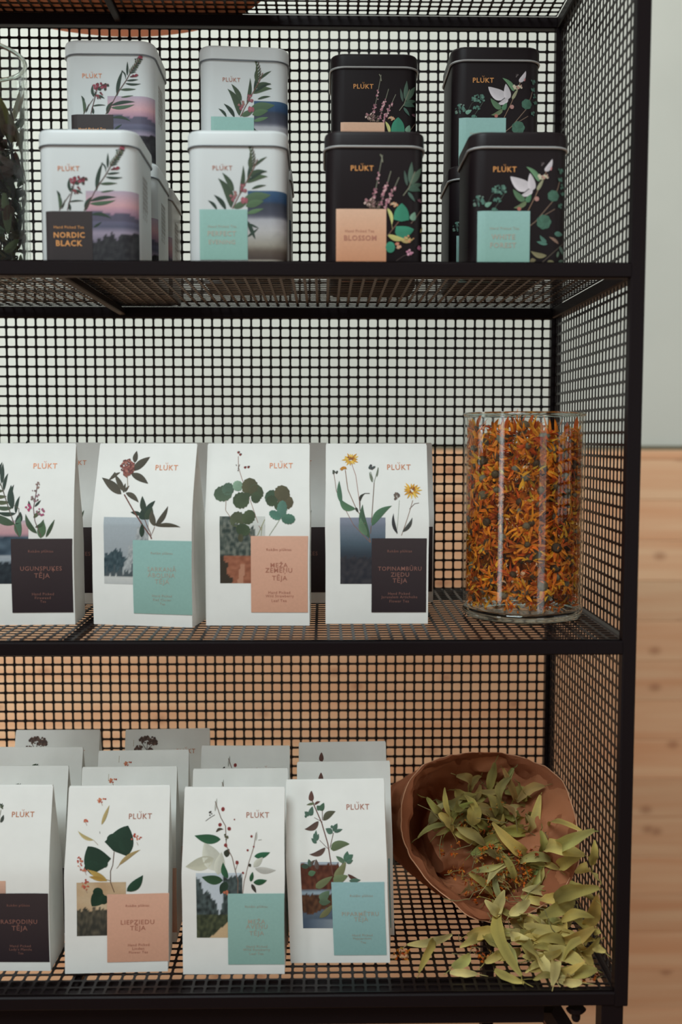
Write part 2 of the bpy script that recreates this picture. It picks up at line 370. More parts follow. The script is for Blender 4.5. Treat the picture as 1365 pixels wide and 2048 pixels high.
class Art:
    def __init__(s, face, quad): s.face = face; s.q = quad; s.pl = MB(); s.n = 0; s.tx = {}
    def P(s, u, v, off): return s.face(u, v, off)
    def put(s, mb, uvs, fs, off, col):
        i = len(mb.v)
        cols = col if isinstance(col, list) else [col]*len(uvs)
        for (u, v), c in zip(uvs, cols): mb.vert(s.P(u, v, off), c)
        for f in fs: mb.f.append(tuple(i+k for k in f))
    def off(s): s.n += 1; return .00028+.0000035*s.n
    def leaf(s, x0, y0, x1, y1, w, col, bend=0, shape=0, ser=0, var=.12):
        c = s.q.crop[2]; a = Vector(s.q(x0, y0)); b = Vector(s.q(x1, y1)); d = b-a; L = d.length or 1e-6; d = d/L
        n = Vector((-d.y, d.x)); ww = w/c*s.q.h/abs(s.q.c[2][1]-s.q.c[0][1])/2; bb = bend*L
        N = 10; uv = []; cl = []; base = Vector(lin(col)); fs = []
        dk = R.uniform(1-var, 1+var)
        for k in range(N+1):
            t = k/N
            if shape == 0: pr = math.sin(PI*t**.8)**.9
            elif shape == 1: pr = math.sin(PI*min(1, t**.62))**.75
            elif shape == 2: pr = math.sqrt(max(0, 1-(2*t-1)**2))
            else: pr = min(1, t/.07)**.5*max(0, math.cos(PI/2*t**1.7))**.85
            if ser and 0 < k < N: pr *= 1+ser*(1 if k % 2 else -1)
            m = a+d*(L*t)+n*(bb*4*t*(1-t)); e = ww*max(pr, .02)
            uv += [tuple(m+n*e), tuple(m), tuple(m-n*e)]
            cl += [tuple(base*dk*1.12), tuple(base*dk*.9), tuple(base*dk*.86)]
            if k < N:
                i = 3*k; fs += [(i, i+1, i+4, i+3), (i+1, i+2, i+5, i+4)]
        s.put(s.pl, uv, [f[::-1] for f in fs], s.off(), cl)
    def stem(s, pts, w, col):
        c = s.q.crop[2]; ww = w/c*s.q.h/abs(s.q.c[2][1]-s.q.c[0][1])/2; col = lin(col)
        P = [Vector(s.q(x, y)) for x, y in pts]; Q = []
        for i in range(len(P)-1):
            n = max(1, int((P[i+1]-P[i]).length/.005))
            for k in range(n): Q.append(P[i].lerp(P[i+1], k/n))
        Q.append(P[-1]); uv = []; fs = []
        for i, p in enumerate(Q):
            d = (Q[min(i+1, len(Q)-1)]-Q[max(i-1, 0)]).normalized(); n = Vector((-d.y, d.x))*ww
            uv += [tuple(p+n), tuple(p-n)]
            if i < len(Q)-1: fs.append((2*i+2, 2*i+3, 2*i+1, 2*i))
        s.put(s.pl, uv, fs, s.off(), col)
    def dot(s, x, y, r, col, n=7, rag=0):
        c = s.q.crop[2]; r = r/c*s.q.h/abs(s.q.c[2][1]-s.q.c[0][1]); u, v = s.q(x, y); a0 = R.random()*6
        s.put(s.pl, [(u, v)]+[(u+r*(1+R.uniform(-rag, rag))*math.cos(a0+2*PI*k/n), v+r*(1+R.uniform(-rag, rag))*math.sin(a0+2*PI*k/n)) for k in range(n)],
              [(0, k+1, (k+1) % n+1) for k in range(n)], s.off(), lin(col))
    def dots(s, x, y, rx, ry, n, r, cols):
        for _ in range(n):
            a = R.random()*2*PI; q = math.sqrt(R.random())
            s.dot(x+rx*q*math.cos(a), y+ry*q*math.sin(a), r*R.uniform(.6, 1.3), R.choice(cols), 6, .25)
    def rect(s, x0, y0, x1, y1, fn, off, nx, ny):
        u0, v1 = s.q(x0, y0); u1, v0 = s.q(x1, y1); mb = MB()
        for j in range(ny+1):
            for i in range(nx+1):
                a = i/nx; t = j/ny
                mb.vert(s.P(u0+(u1-u0)*a, v0+(v1-v0)*t, off), fn(a, t))
        for j in range(ny):
            for i in range(nx):
                k = j*(nx+1)+i; mb.f.append((k, k+1, k+nx+2, k+nx+1))
        return mb
    def text(s, txt, x, y, wid, key='lettering', bold=0, off=.0004):
        vs, fs = text_geo(txt, bold); u, v = s.q(x, y)
        W = wid/s.q.crop[2]*s.q.w/abs(s.q.c[1][0]-s.q.c[0][0])
        mb = s.tx.setdefault(key, MB())
        s.put(mb, [(u+a*W, v+b*W) for a, b in vs], fs, off, (1, 1, 1))
    def logo(s, x, y, wid, bold=0.004):
        s.text('PLUKT', x, y, wid, 'brand_lettering', bold)
        mb = s.tx['brand_lettering']; W = wid/s.q.crop[2]*s.q.w/abs(s.q.c[1][0]-s.q.c[0][0]); u, v = s.q(x, y)
        for du, dv in ((-.045, .19), (.035, .19), (-.005, .155)):
            s.put(mb, [(u+W*(du+.016*math.cos(k*PI/3)), v+W*(dv+.016*math.sin(k*PI/3))) for k in range(6)], [(0, 1, 2, 3, 4, 5)], .0004, (1, 1, 1))
def mix(a, b, t):
    t = max(0, min(1, t)); return tuple(a[i]+(b[i]-a[i])*t for i in range(3))
def ns(x, y, s=0): return noise.noise(Vector((x, y, s)))
def ramp(t, stops):
    for i in range(len(stops)-1):
        if t <= stops[i+1][0]:
            return mix(stops[i][1], stops[i+1][1], (t-stops[i][0])/(stops[i+1][0]-stops[i][0]))
    return stops[-1][1]
def L8(f): return lambda a, t: lin(f(a, t))
def ph_dusk(a, t):
    c = ramp(t, [(0, (36, 33, 42)), (.25, (60, 58, 68)), (.3, (120, 112, 128)), (.42, (150, 138, 156)), (.5, (84, 84, 104)), (.6, (104, 100, 124)), (.66, (150, 118, 140)), (.8, (204, 158, 164)), (1, (176, 160, 176))])
    m = .66+.07*ns(a*3, 1)
    if .58 < t < m+.05*math.sin(a*4): c = (84, 80, 98)
    if t < .3+.14*ns(a*9, 3)+.12*a: c = mix((26, 24, 30), (52, 52, 54), .5+ns(a*14, t*14))
    return c
def ph_lake(a, t):
    c = ramp(t, [(0, (62, 48, 44)), (.16, (92, 80, 70)), (.24, (150, 144, 132)), (.45, (182, 180, 180)), (.6, (170, 170, 176)), (.66, (74, 76, 90)), (.82, (52, 58, 72)), (.86, (42, 70, 104)), (1, (58, 90, 122))])
    if t < .03: c = (186, 178, 164)
    return mix(c, (0, 0, 0), .08*ns(a*6, t*12))
def ph_frost(a, t):
    c = ramp(t, [(0, (190, 192, 190)), (.12, (206, 206, 202)), (.17, (120, 124, 126)), (.2, (150, 156, 160)), (1, (172, 182, 188))])
    e = .55+.1*ns(a*12, 5)-.6*abs(a-.25)
    if .16 < t < e: c = mix((38, 58, 66), (74, 92, 98), .5+ns(a*18, t*18))
    e2 = .95-1.6*abs(a-.85)+.15*ns(a*15, 8)
    if .16 < t < e2 and a > .4: c = mix((140, 146, 148), (186, 190, 190), .5+1.2*ns(a*20, t*20))
    if .1 < t < .2+.25*ns(a*20, 2) : c = (74, 84, 88)
    return c
def ph_road(a, t):
    c = mix((168, 108, 82), (140, 84, 62), .5+ns(a*9, t*20)) if t < .42 else (206, 208, 202)
    e = .9+.35*ns(a*6, 2) - 1.0*max(0, a-.1)
    if .40 < t and t < e+.45: c = mix((52, 64, 60), (118, 122, 112), .5+1.3*ns(a*14, t*16))
    if t < .42 and a < .25-.4*t+.1*ns(t*9, 1): c = (60, 52, 42)
    if t < .3 and abs(a-.45-.2*t) < .06: c = (186, 134, 108)
    return c
def ph_fog(a, t):
    c = ramp(t, [(0, (44, 44, 54)), (.3, (50, 50, 58)), (.45, (52, 62, 72)), (.6, (76, 92, 104)), (.8, (110, 122, 136)), (1, (134, 138, 154))])
    e = .4+.08*ns(a*14, 2)
    if t < e: c = mix((40, 42, 50), (62, 60, 64), .5+ns(a*10, t*14))
    return c
def ph_warm(a, t):
    c = mix((190, 158, 122), (208, 186, 154), .5+ns(a*3, t*4))
    e = .5+.12*ns(a*16, 4)+.06*ns(a*40, 1)
    if t < e: c = mix((56, 56, 50), (108, 100, 82), .4+ns(a*16, t*9)-.6*(.4-t))
    return c
def ph_path(a, t):
    c = (196, 206, 214)
    e = .95+.2*ns(a*9, 4)-.5*(1-abs(2*a-1))*(a < .6)
    if t < e: c = mix((34, 42, 42), (84, 98, 98), .4+1.0*ns(a*15, t*15)+.4*t)
    if t < .36: c = mix((44, 52, 40), (86, 92, 66), .5+ns(a*14, t*14))
    if t < .26 and abs(a-.72+1.1*(.2-t)) < .10+.5*(.22-t): c = (204, 176, 138)
    return c
def ph_bog(a, t):
    c = (168, 180, 190) if t > .8 else mix((150, 162, 170), (70, 84, 100), 1-t)
    if .58 < t < .97+.05*ns(a*9, 1): c = mix((74, 40, 32), (112, 66, 50), .5+ns(a*12, t*12))
    if .5 < t < .62+.04*ns(a*30, 4): c = (150, 168, 180) if t < .56 else c
    if .2+.25*(abs(a-.2)) < t < .52+.04*ns(a*20, 6): c = mix((62, 40, 30), (104, 70, 48), .5+ns(a*12, t*12))
    if t < .14: c = mix((72, 88, 108), (150, 160, 166), a)
    return c
GRN, DGR, OLV = (70, 88, 66), (44, 62, 50), (84, 92, 62)
def card(art, x0, y0, x1, y1, c0, c1, m=CARD):
    return art.rect(x0, y0, x1, y1, lambda a, t: lin(mix(c0, c1, 1-t)), .0005, 14, 8)

# ------------------------------------------------------------------ tins
TW, TH, TR = .086, .1145, .014
def tin_path(u, off=0):
    """u along the front, wrapping round the corners, -> point and outward normal"""
    half = TW/2-TR; arc = TR*PI/2
    if abs(u) <= half: return Vector((u, 0, 0)), Vector((0, -1, 0))
    sg = 1 if u > 0 else -1; e = abs(u)-half
    if e < arc:
        a = e/TR; n = Vector((sg*math.sin(a), -math.cos(a), 0)); return Vector((sg*half, TR, 0))+n*TR, n
    return Vector((sg*TW/2, TR+e-arc, 0)), Vector((sg, 0, 0))
def tin_face(u, v, off=0):
    # printed faces are measured flat: past the corner start follow the curve
    half = TW/2-TR
    if abs(u) > half:
        sg = 1 if u > 0 else -1; x = min((abs(u)-half)/TR, 1.0); e = math.asin(x)*TR if x < 1 else TR*PI/2+(abs(u)-TW/2)
        u = sg*(half+e)
    p, n = tin_path(u); return p+n*off+Vector((0, 0, v))
def rr(w, r, z, n=6, oy=0):
    pts = []
    for cx, cy, a0 in ((w/2-r, w/2-r, 0), (-w/2+r, w/2-r, 90), (-w/2+r, -w/2+r, 180), (w/2-r, -w/2+r, 270)):
        for k in range(n+1):
            a = math.radians(a0+90*k/n); pts.append((cx+r*math.cos(a), TW/2+cy+r*math.sin(a), z))
    return pts
def make_tin(name_label, dark, art_fn, side=True):
    root = empty('tea_tin', (0, 0, 0)); bm = TINK if dark else TINW
    b = MB(); zl = TH-.0135
    b.rings([rr(TW-.004, TR-.002, .0004), rr(TW-.001, TR-.0005, .0), rr(TW, TR, .0012), rr(TW, TR, zl+.003)], cap0=True, cap1=True)
    edgesharp(b.build('body', bm, root))
    b = MB(); lw = TW+.0022; lr = TR+.0011
    b.rings([rr(TW-.002, TR-.001, zl+.001), rr(lw, lr, zl), rr(lw, lr, TH-.0032), rr(lw-.0008, lr-.0004, TH-.0014), rr(lw-.0026, lr-.0013, TH-.0003), rr(lw-.006, lr-.003, TH), rr(lw-.009, lr-.0045, TH-.0012)], cap0=True, cap1=True)
    lid = b.build('lid', bm, root); edgesharp(lid, .9)
    b = MB(); k = .00105 if dark else .0007
    b.rings([rr(lw+2*k*math.cos(a), lr+k*math.cos(a), zl+k*math.sin(a)) for a in [2*PI*q/8 for q in range(9)]])
    b.build('lid_seam', RIMK if dark else RIMW, lid, True)
    art_fn(root, dark)
    if side:
        mb = MB()
        for sgn in (1,):
            for j in range(9):
                w_ = .0105*R.uniform(.75, 1)
                for q in range(6):
                    yy = .030+.0042*q; z0 = .083-.0048*j*.9
                    x = sgn*(TW/2+.00015)
                    if j > 6 and q % 2: continue
                    a = [(x, yy, z0-.0), (x, yy+.0016, z0-.0), (x, yy+.0016, z0-.0034), (x, yy, z0-.0034)]
                    i = len(mb.v)
                    for p in a: mb.vert(p)
                    mb.f.append((i, i+1, i+2, i+3) if sgn > 0 else (i+3, i+2, i+1, i))
        tag(mb.build('side_lettering', SIDEINK if not dark else FOILD, root), kind='stuff')
    kids(root); return root
def finish(root, art, photo=None, cardmb=None, brand=FOIL, cardtxt=FOIL):
    if photo: photo.build('photo_print', PRINT, root)
    if art.pl.v: art.pl.build('botanical_print', PRINT, root)
    cd = cardmb.build('label_card', CARD, root) if cardmb else None
    for k, mb in art.tx.items():
        if k == 'lettering' and cd: mb.build('lettering', cardtxt, cd)
        elif mb.v: mb.build(k, brand, root)

def art_nordic(root, dark):
    q = Quad((70, 262), (271, 262), (77, 527), (275, 527), TW, TH, (0, 60, 3.592)); a = Art(tin_face, q)
    ph = a.rect(612, 1160, 985, 1668, L8(ph_dusk), .0002, 26, 34)
    for g in ((690, 1160, 735, 955, 30, DGR, .05), (770, 1000, 772, 890, 18, DGR, 0), (720, 960, 755, 1030, 12, DGR, .2), (715, 1110, 842, 1105, 20, GRN, 0), (720, 1170, 820, 1155, 14, GRN, 0), (640, 1235, 835, 1205, 28, DGR, .06),
              (640, 1250, 830, 1225, 30, (78, 104, 78), -.05), (650, 1330, 800, 1358, 24, DGR, .12), (670, 1420, 730, 1380, 16, DGR, 0), (755, 1060, 880, 1062, 18, DGR, -.06), (765, 1040, 860, 1030, 16, DGR, 0),
              (790, 1010, 862, 995, 16, (104, 44, 54), 0), (610, 1300, 660, 1200, 34, DGR, .1), (425, 1300, 402, 1160, 26, GRN, -.1), (440, 1290, 465, 1220, 12, DGR, 0), (500, 1300, 490, 1240, 22, DGR, 0), (490, 1240, 600, 1232, 12, DGR, .05),
              (505, 1170, 495, 1070, 22, DGR, .1), (520, 1160, 590, 1180, 20, DGR, .1), (430, 1200, 402, 1158, 16, DGR, 0)):
        a.leaf(*g[:5], g[5], g[6])
    for i in range(7):
        t = i/6; x = 790+75*t; y = 985-105*t
        a.leaf(x, y, x+54-24*t, y-16+8*t, 11, DGR, .05); a.leaf(x, y, x+2, y-42+14*t, 9, OLV, 0)
    a.stem([(600, 1300), (655, 1210), (690, 1140), (760, 1040), (800, 970), (885, 850)], 6, (86, 60, 52))
    a.stem([(480, 1300), (505, 1200), (530, 1100), (600, 1060)], 6, (86, 50, 52))
    a.stem([(420, 1300), (500, 1180)], 4, (86, 60, 52))
    a.dots(560, 1085, 60, 28, 34, 9, [(128, 40, 56), (96, 34, 46), (150, 70, 84), DGR]); a.dots(540, 1140, 34, 40, 18, 8, [(96, 50, 56), DGR, (128, 60, 66)])
    a.dots(870, 855, 18, 14, 12, 6, [(166, 70, 90), (120, 60, 70)]); a.dots(830, 1000, 22, 10, 8, 7, [(140, 44, 60)]); a.dots(850, 900, 24, 40, 14, 6, [DGR, (110, 70, 70), OLV])
    c = card(a, 322, 1305, 666, 1668, (52, 43, 43), (46, 38, 39))
    a.text('Hand Picked Tea', 492, 1419, 218, off=.0007); a.text('NORDIC', 495, 1475, 226, off=.0007, bold=.018); a.text('BLACK', 495, 1533, 192, off=.0007, bold=.018)
    a.logo(488, 1003, 158)
    finish(root, a, ph, c, FOIL, FOILG)
def art_evening(root, dark):
    q = Quad((372, 262), (575, 262), (376, 527), (574, 527), TW, TH, (360, 60, 4.096)); a = Art(tin_face, q)
    ph = a.rect(556, 1315, 886, 1900, L8(ph_lake), .0002, 20, 40)
    GL = (62, 78, 58)
    for g in ((420, 1455, 310, 1215, 70, GL, -.12), (440, 1320, 345, 1170, 44, GL, -.05), (375, 1470, 275, 1350, 38, DGR, -.08), (300, 1470, 225, 1395, 26, DGR, -.1), (490, 1350, 520, 1110, 36, GL, -.05), (560, 1250, 580, 1080, 26, DGR, 0),
              (590, 1160, 590, 1010, 36, GL, .08), (610, 1120, 720, 1040, 22, GL, .05), (590, 1100, 575, 1005, 18, DGR, 0), (560, 1200, 720, 1160, 44, GL, .1), (550, 1250, 725, 1200, 46, (72, 90, 62), .1), (560, 1240, 715, 1150, 26, DGR, .05),
              (590, 1300, 712, 1270, 22, GL, .05), (520, 1390, 750, 1350, 84, (78, 102, 76), .02), (540, 1440, 690, 1400, 60, (88, 116, 82), .02), (550, 1500, 690, 1460, 34, (92, 122, 86), 0), (440, 1455, 560, 1400, 50, (80, 100, 74), 0),
              (560, 1580, 650, 1620, 18, DGR, 0), (555, 1560, 620, 1710, 34, DGR, 0), (555, 1690, 645, 1620, 20, DGR, 0)):
        a.leaf(*g[:5], g[5], g[6])
    for i in range(9):
        t = i/8; x = 585+55*t-90*t*t; y = 1130-200*t
        a.leaf(x, y, x+40-30*t, y-40, 12, GL, 0); a.leaf(x, y, x-14, y-42, 11, OLV, 0)
    a.stem([(430, 1460), (470, 1380), (530, 1270), (610, 1130), (640, 1060)], 7, (120, 84, 74)); a.stem([(600, 1130), (620, 1050), (590, 940)], 4, (110, 84, 74))
    a.dots(520, 1290, 26, 34, 14, 12, [(150, 88, 96), (128, 70, 78), (172, 120, 120)]); a.dots(440, 1360, 28, 40, 12, 11, [(150, 88, 96), (150, 110, 104)]); a.dots(520, 1390, 26, 30, 10, 13, [(176, 96, 108), (150, 88, 96)])
    c = card(a, 157, 1468, 556, 1878, (148, 188, 180), (138, 178, 166))
    a.text('Hand Picked Tea', 345, 1606, 240, off=.0007); a.text('PERFECT', 343, 1664, 240, off=.0007, bold=.018); a.text('EVENING', 343, 1733, 224, off=.0007, bold=.018)
    a.logo(346, 1132, 166)
    finish(root, a, ph, c, FOILPK, FOILP)
def art_blossom(root, dark):
    q = Quad((648, 262), (847, 262), (650, 527), (845, 527), TW, TH, (620, 60, 4.096)); a = Art(tin_face, q)
    TG = (52, 132, 104)
    for x0, y0, x1, y1 in ((500, 1440, 585, 1020), (560, 1450, 655, 1150), (600, 1450, 722, 1200)):
        a.stem([(x0, y0), (x0*.45+x1*.55, y0*.45+y1*.55+10), (x1, y1)], 7, (120, 120, 104))
        for i in range(34):
            t = R.random()**1.2*.68; x = x0+(x1-x0)*t; y = y0+(y1-y0)*t
            a.dot(x+R.uniform(-16, 16), y+R.uniform(-8, 8), R.uniform(5, 10), R.choice([(196, 138, 148), (168, 110, 124), (214, 170, 172), (140, 92, 104)]), 6, .3)
    a.dots(470, 1400, 45, 36, 24, 8, [(206, 178, 168), (168, 120, 124)]); a.dots(520, 1425, 70, 30, 24, 8, [(92, 78, 66), (112, 92, 80)])
    a.stem([(586, 1080), (580, 1040), (566, 1016)], 9, (132, 132, 112))
    for g in ((740, 1560, 745, 1412, 128, TG, 0, 3), (690, 1650, 842, 1622, 104, TG, -.05, 3), (612, 1770, 690, 1770, 90, TG, 0, 2), (625, 1450, 662, 1590, 30, (196, 196, 124), .1, 0), (628, 1668, 780, 1705, 44, (190, 184, 112), -.08, 0), (730, 1710, 845, 1690, 26, (176, 156, 100), -.2, 0),
              (790, 1270, 765, 1145, 26, (74, 96, 84), 0, 0), (810, 1250, 825, 1075, 40, (78, 102, 88), 0, 0), (820, 1260, 905, 1110, 46, (86, 110, 92), 0, 0), (800, 1290, 910, 1240, 40, (70, 96, 80), 0, 0), (790, 1300, 900, 1300, 50, (66, 96, 80), .1, 0), (795, 1320, 850, 1395, 26, (74, 104, 92), 0, 0),
              (825, 1550, 850, 1480, 50, (124, 164, 140), 0, 1), (895, 1640, 915, 1590, 14, (170, 156, 92), 0, 0)):
        a.leaf(g[0], g[1], g[2], g[3], g[4], g[5], g[6], g[7])
    a.stem([(755, 1350), (800, 1290), (850, 1150)], 7, (130, 130, 110)); a.stem([(625, 1680), (720, 1560)], 7, (118, 86, 74)); a.stem([(818, 1576), (860, 1520), (905, 1450)], 6, (118, 96, 84)); a.stem([(700, 1880), (760, 1840), (805, 1825)], 4, (80, 64, 60)); a.stem([(662, 1590), (668, 1620)], 4, (160, 150, 100))
    a.dots(675, 1425, 34, 18, 12, 9, [(214, 150, 110), (196, 170, 140)]); a.dots(800, 1700, 40, 26, 12, 10, [(206, 146, 106), (190, 170, 110)]); a.dots(720, 1750, 24, 34, 12, 9, [(196, 120, 96), (206, 160, 130)])
    a.dots(808, 1812, 22, 22, 9, 11, [(196, 128, 152), (214, 160, 176)]); a.dots(890, 1765, 16, 20, 7, 9, [(166, 96, 124)]); a.dots(888, 1380, 14, 12, 5, 8, [(120, 80, 92)])
    c = card(a, 207, 1458, 617, 1888, (224, 182, 154), (206, 144, 108))
    a.text('Hand Picked Tea', 400, 1638, 240, off=.0007); a.text('BLOSSOM', 405, 1695, 270, off=.0007, bold=.018)
    a.logo(418, 1128, 188, .012)
    finish(root, a, None, c, FOILG, FOILPK)
def art_white(root, dark):
    q = Quad((944, 270), (1136, 270), (944, 527), (1132, 527), TW, TH, (940, 300, 6.826)); a = Art(tin_face, q)
    WL, GL, TG = (214, 206, 210), (92, 124, 92), (78, 118, 104)
    a.stem([(790, 830), (890, 630), (980, 420), (1060, 250)], 9, (150, 118, 96)); a.stem([(800, 1040), (890, 970), (1120, 700), (1190, 520), (1220, 400)], 11, (126, 104, 88)); a.stem([(1000, 890), (1120, 820), (1230, 750)], 9, (126, 104, 88))
    a.stem([(960, 1530), (1080, 1420), (1280, 1240)], 9, (92, 80, 70)); a.stem([(340, 810), (430, 680), (490, 580)], 6, (86, 98, 86)); a.stem([(240, 760), (310, 620), (400, 560)], 6, (76, 82, 74))
    for g in ((805, 530, 555, 380, 165, WL, .08, 1), (850, 560, 815, 335, 105, WL, 0, 1), (850, 545, 690, 632, 74, WL, .1, 1), (1015, 310, 1112, 148, 70, WL, -.08, 1), (940, 440, 765, 250, 66, (104, 142, 106), -.1, 1), (745, 700, 590, 545, 84, GL, .06, 1), (770, 715, 830, 610, 70, (86, 132, 98), 0, 1),
              (770, 710, 600, 790, 60, (112, 128, 92), .1, 1), (910, 560, 1000, 400, 46, (150, 150, 120), 0, 1), (220, 770, 310, 720, 60, (120, 164, 144), 0, 1),
              (1040, 1420, 830, 1360, 70, (134, 126, 92), .12, 0), (1200, 1260, 1070, 1170, 40, (140, 112, 96), -.05, 0), (1050, 1500, 1140, 1520, 60, (122, 116, 84), 0, 2), (820, 1500, 900, 1480, 56, (122, 112, 82), .1, 0),
              (1040, 1240, 950, 1150, 50, TG, .1, 0), (1050, 1270, 905, 1235, 50, TG, 0, 0), (1140, 1130, 1260, 1130, 70, TG, 0, 0), (1215, 1290, 1280, 1400, 50, (88, 112, 100), 0, 0), (1180, 1440, 1200, 1360, 34, (98, 120, 100), 0, 2), (1200, 1510, 1290, 1480, 60, (86, 108, 94), 0, 2)):
        a.leaf(g[0], g[1], g[2], g[3], g[4], g[5], g[6], g[7])
    for cx, cy, r in ((1125, 630, 78), (1000, 975, 100)):
        for k in range(7):
            t = 2*PI*k/7; a.leaf(cx, cy, cx+r*math.cos(t), cy+r*math.sin(t), r*.95, (70, 108, 90), 0, 2)
    a.dots(410, 550, 100, 60, 46, 15, [TG, (98, 136, 120), (60, 86, 78)]); a.dots(140, 700, 80, 70, 26, 15, [(108, 128, 116), TG, (60, 80, 72)]); a.dots(390, 690, 60, 30, 9, 16, [TG]); a.dots(340, 815, 50, 14, 9, 14, [TG])
    a.dots(990, 380, 60, 50, 14, 17, [(196, 190, 160), (186, 146, 130), (206, 200, 180)]); a.dot(905, 672, 32, (178, 132, 124), 9); a.dot(672, 805, 27, (176, 108, 96), 9); a.dots(1100, 270, 22, 20, 4, 16, [(196, 128, 128)]); a.dots(975, 220, 36, 26, 9, 7, [(106, 96, 96)])
    for x, y in ((1220, 300), (1215, 415), (1240, 500), (1255, 590), (1215, 760)): a.dots(x, y, 30, 26, 6, 16, [TG, (70, 104, 88)])
    c = card(a, 130, 832, 812, 1540, (150, 190, 184), (140, 180, 168))
    a.text('Hand Picked Tea', 480, 1062, 390, off=.0007); a.text('WHITE', 465, 1175, 320, off=.0007, bold=.018); a.text('FOREST', 465, 1285, 350, off=.0007, bold=.018)
    a.logo(480, 285, 312, .012)
    finish(root, a, None, c, FOILG, FOILP)

zt = MT
def place(root, x, y, z, rz, label, cat, group=None, first=False, ry=0):
    o = root if first else copy_tree(root)
    o.location = (x, y, z+.049*math.sin(abs(ry))); o.rotation_euler = (0, ry, rz); tag(o, label, cat, group); return o
G1 = 'tea tins on the upper shelf'
ta = make_tin('a', False, art_nordic)
place(ta, -.4838, .0215, zt, 0, 'white tea tin with dusk photo and dark card reading NORDIC BLACK, front row', 'tea tin', G1, True)
place(ta, -.4838, .1235, zt, 0, 'plain white tea tin second in line behind the NORDIC BLACK front tin, carrying another tin', 'tea tin', G1)
place(ta, -.4838, .2135, zt, 0, 'white tea tin hindmost of the three behind NORDIC BLACK, only its side showing', 'tea tin', G1)
place(ta, -.4855, .1245, zt+TH, 0, 'raised white tea tin with pink dusk photo, leftmost on the upper layer', 'tea tin', G1)
tb = make_tin('b', False, art_evening)
place(tb, -.3535, .0215, zt, 0, 'white tea tin with willow-like leaves, lake photo and mint card, front row', 'tea tin', G1, True)
place(tb, -.3535, .128, zt, 0, 'white tea tin hidden directly behind the front tin with lake photo', 'tea tin', G1)
place(tb, -.3555, .137, zt+TH, math.radians(4.5), 'raised white tea tin with willow-like leaves and a sliver of mint card', 'tea tin', G1)
tc_ = make_tin('c', True, art_blossom)
place(tc_, -.2332, .0215, zt, 0, 'black tea tin with heather sprigs, linden leaves and peach card, front row', 'tea tin', G1, True)
place(tc_, -.2285, .138, zt, 0, 'black tea tin hidden directly behind the front tin with peach card', 'tea tin', G1)
place(tc_, -.2272, .153, zt+TH, 0, 'raised black tea tin with heather sprigs and only the top of its peach card showing', 'tea tin', G1)
td = make_tin('d', True, art_white)
place(td, -.1062, .0215, zt, 0, 'black tea tin with white leaves and mint card, front row at the right end', 'tea tin', G1, True)
place(td, -.1105, .128, zt, 0, 'black tea tin behind the front tin with white leaves, its left side showing', 'tea tin', G1)
place(td, -.1085, .133, zt+TH, 0, 'raised black tea tin with white leaves and mint card, rightmost on the upper layer', 'tea tin', G1)

# ------------------------------------------------------------------ paper tea bags
BH = .1715; BD = .046; YT = .021
def bag_y(v):
    t = v/BH; f = .56
    if t < f: return -.0012*math.sin(PI*t/f)
    s = (t-f)/(1-f); return YT*(s**1.15)
def make_bag(wid, art_fn, seed=0):
    def wv(t): return wid*(1+.012*math.exp(-((t-.56)/.12)**2)-.006*t)
    def face(u, v, off=0):
        t = v/BH; y = bag_y(v)
        y += .0009*ns(u*22+seed*7, v*16, seed)*math.sin(PI*min(1, max(0, t)))
        return Vector((u*wv(t)/wid, y-off, v))
    root = empty('tea_bag', (0, 0, 0))
    nv = 26; nu = 10; b = MB(); idx = {}
    def ring(v):
        t = v/BH; W = wv(t)/2; yf = bag_y(v); back = BD-(BD-YT-.0014)*max(0, (t-.42)/.58)**1.1
        ind = .004*math.sin(PI*min(1, t/.56)*.5)+.014*max(0, (t-.56)/.44)
        ym = (yf+back)/2; pts = []
        for i in range(nu+1): pts.append(face(-wid/2+wid*i/nu, v))
        pts += [Vector((W-ind*.5, (yf+ym)/2, v)), Vector((W-ind, ym, v)), Vector((W-ind*.5, (ym+back)/2, v))]
        for i in range(nu+1): pts.append(Vector((W-2*W*i/nu, back, v)))
        pts += [Vector((-W+ind*.5, (back+ym)/2, v)), Vector((-W+ind, ym, v)), Vector((-W+ind*.5, (ym+yf)/2, v))]
        return pts
    b.rings([ring(BH*j/nv) for j in range(nv+1)], cap0=True, cap1=True)
    edgesharp(b.build('paper_body', PAPER, root), .55)
    # folded-over top strip at the back
    b = MB(); W = wv(1)/2
    P = [(YT-.0002, BH-.0005), (YT+.0005, BH+.0012), (YT+.0022, BH+.0010), (YT+.0040, BH-.004), (YT+.0052, BH-.022), (YT+.0046, BH-.022), (YT+.0030, BH-.004), (YT+.0016, BH-.0004)]
    b.rings([[(-W+.0005, y, z) for y, z in P], [(W-.0005, y, z) for y, z in P]], cap0=True, cap1=True)
    b.build('folded_top', PAPER, root)
    art_fn(root, face, wid); kids(root); return root

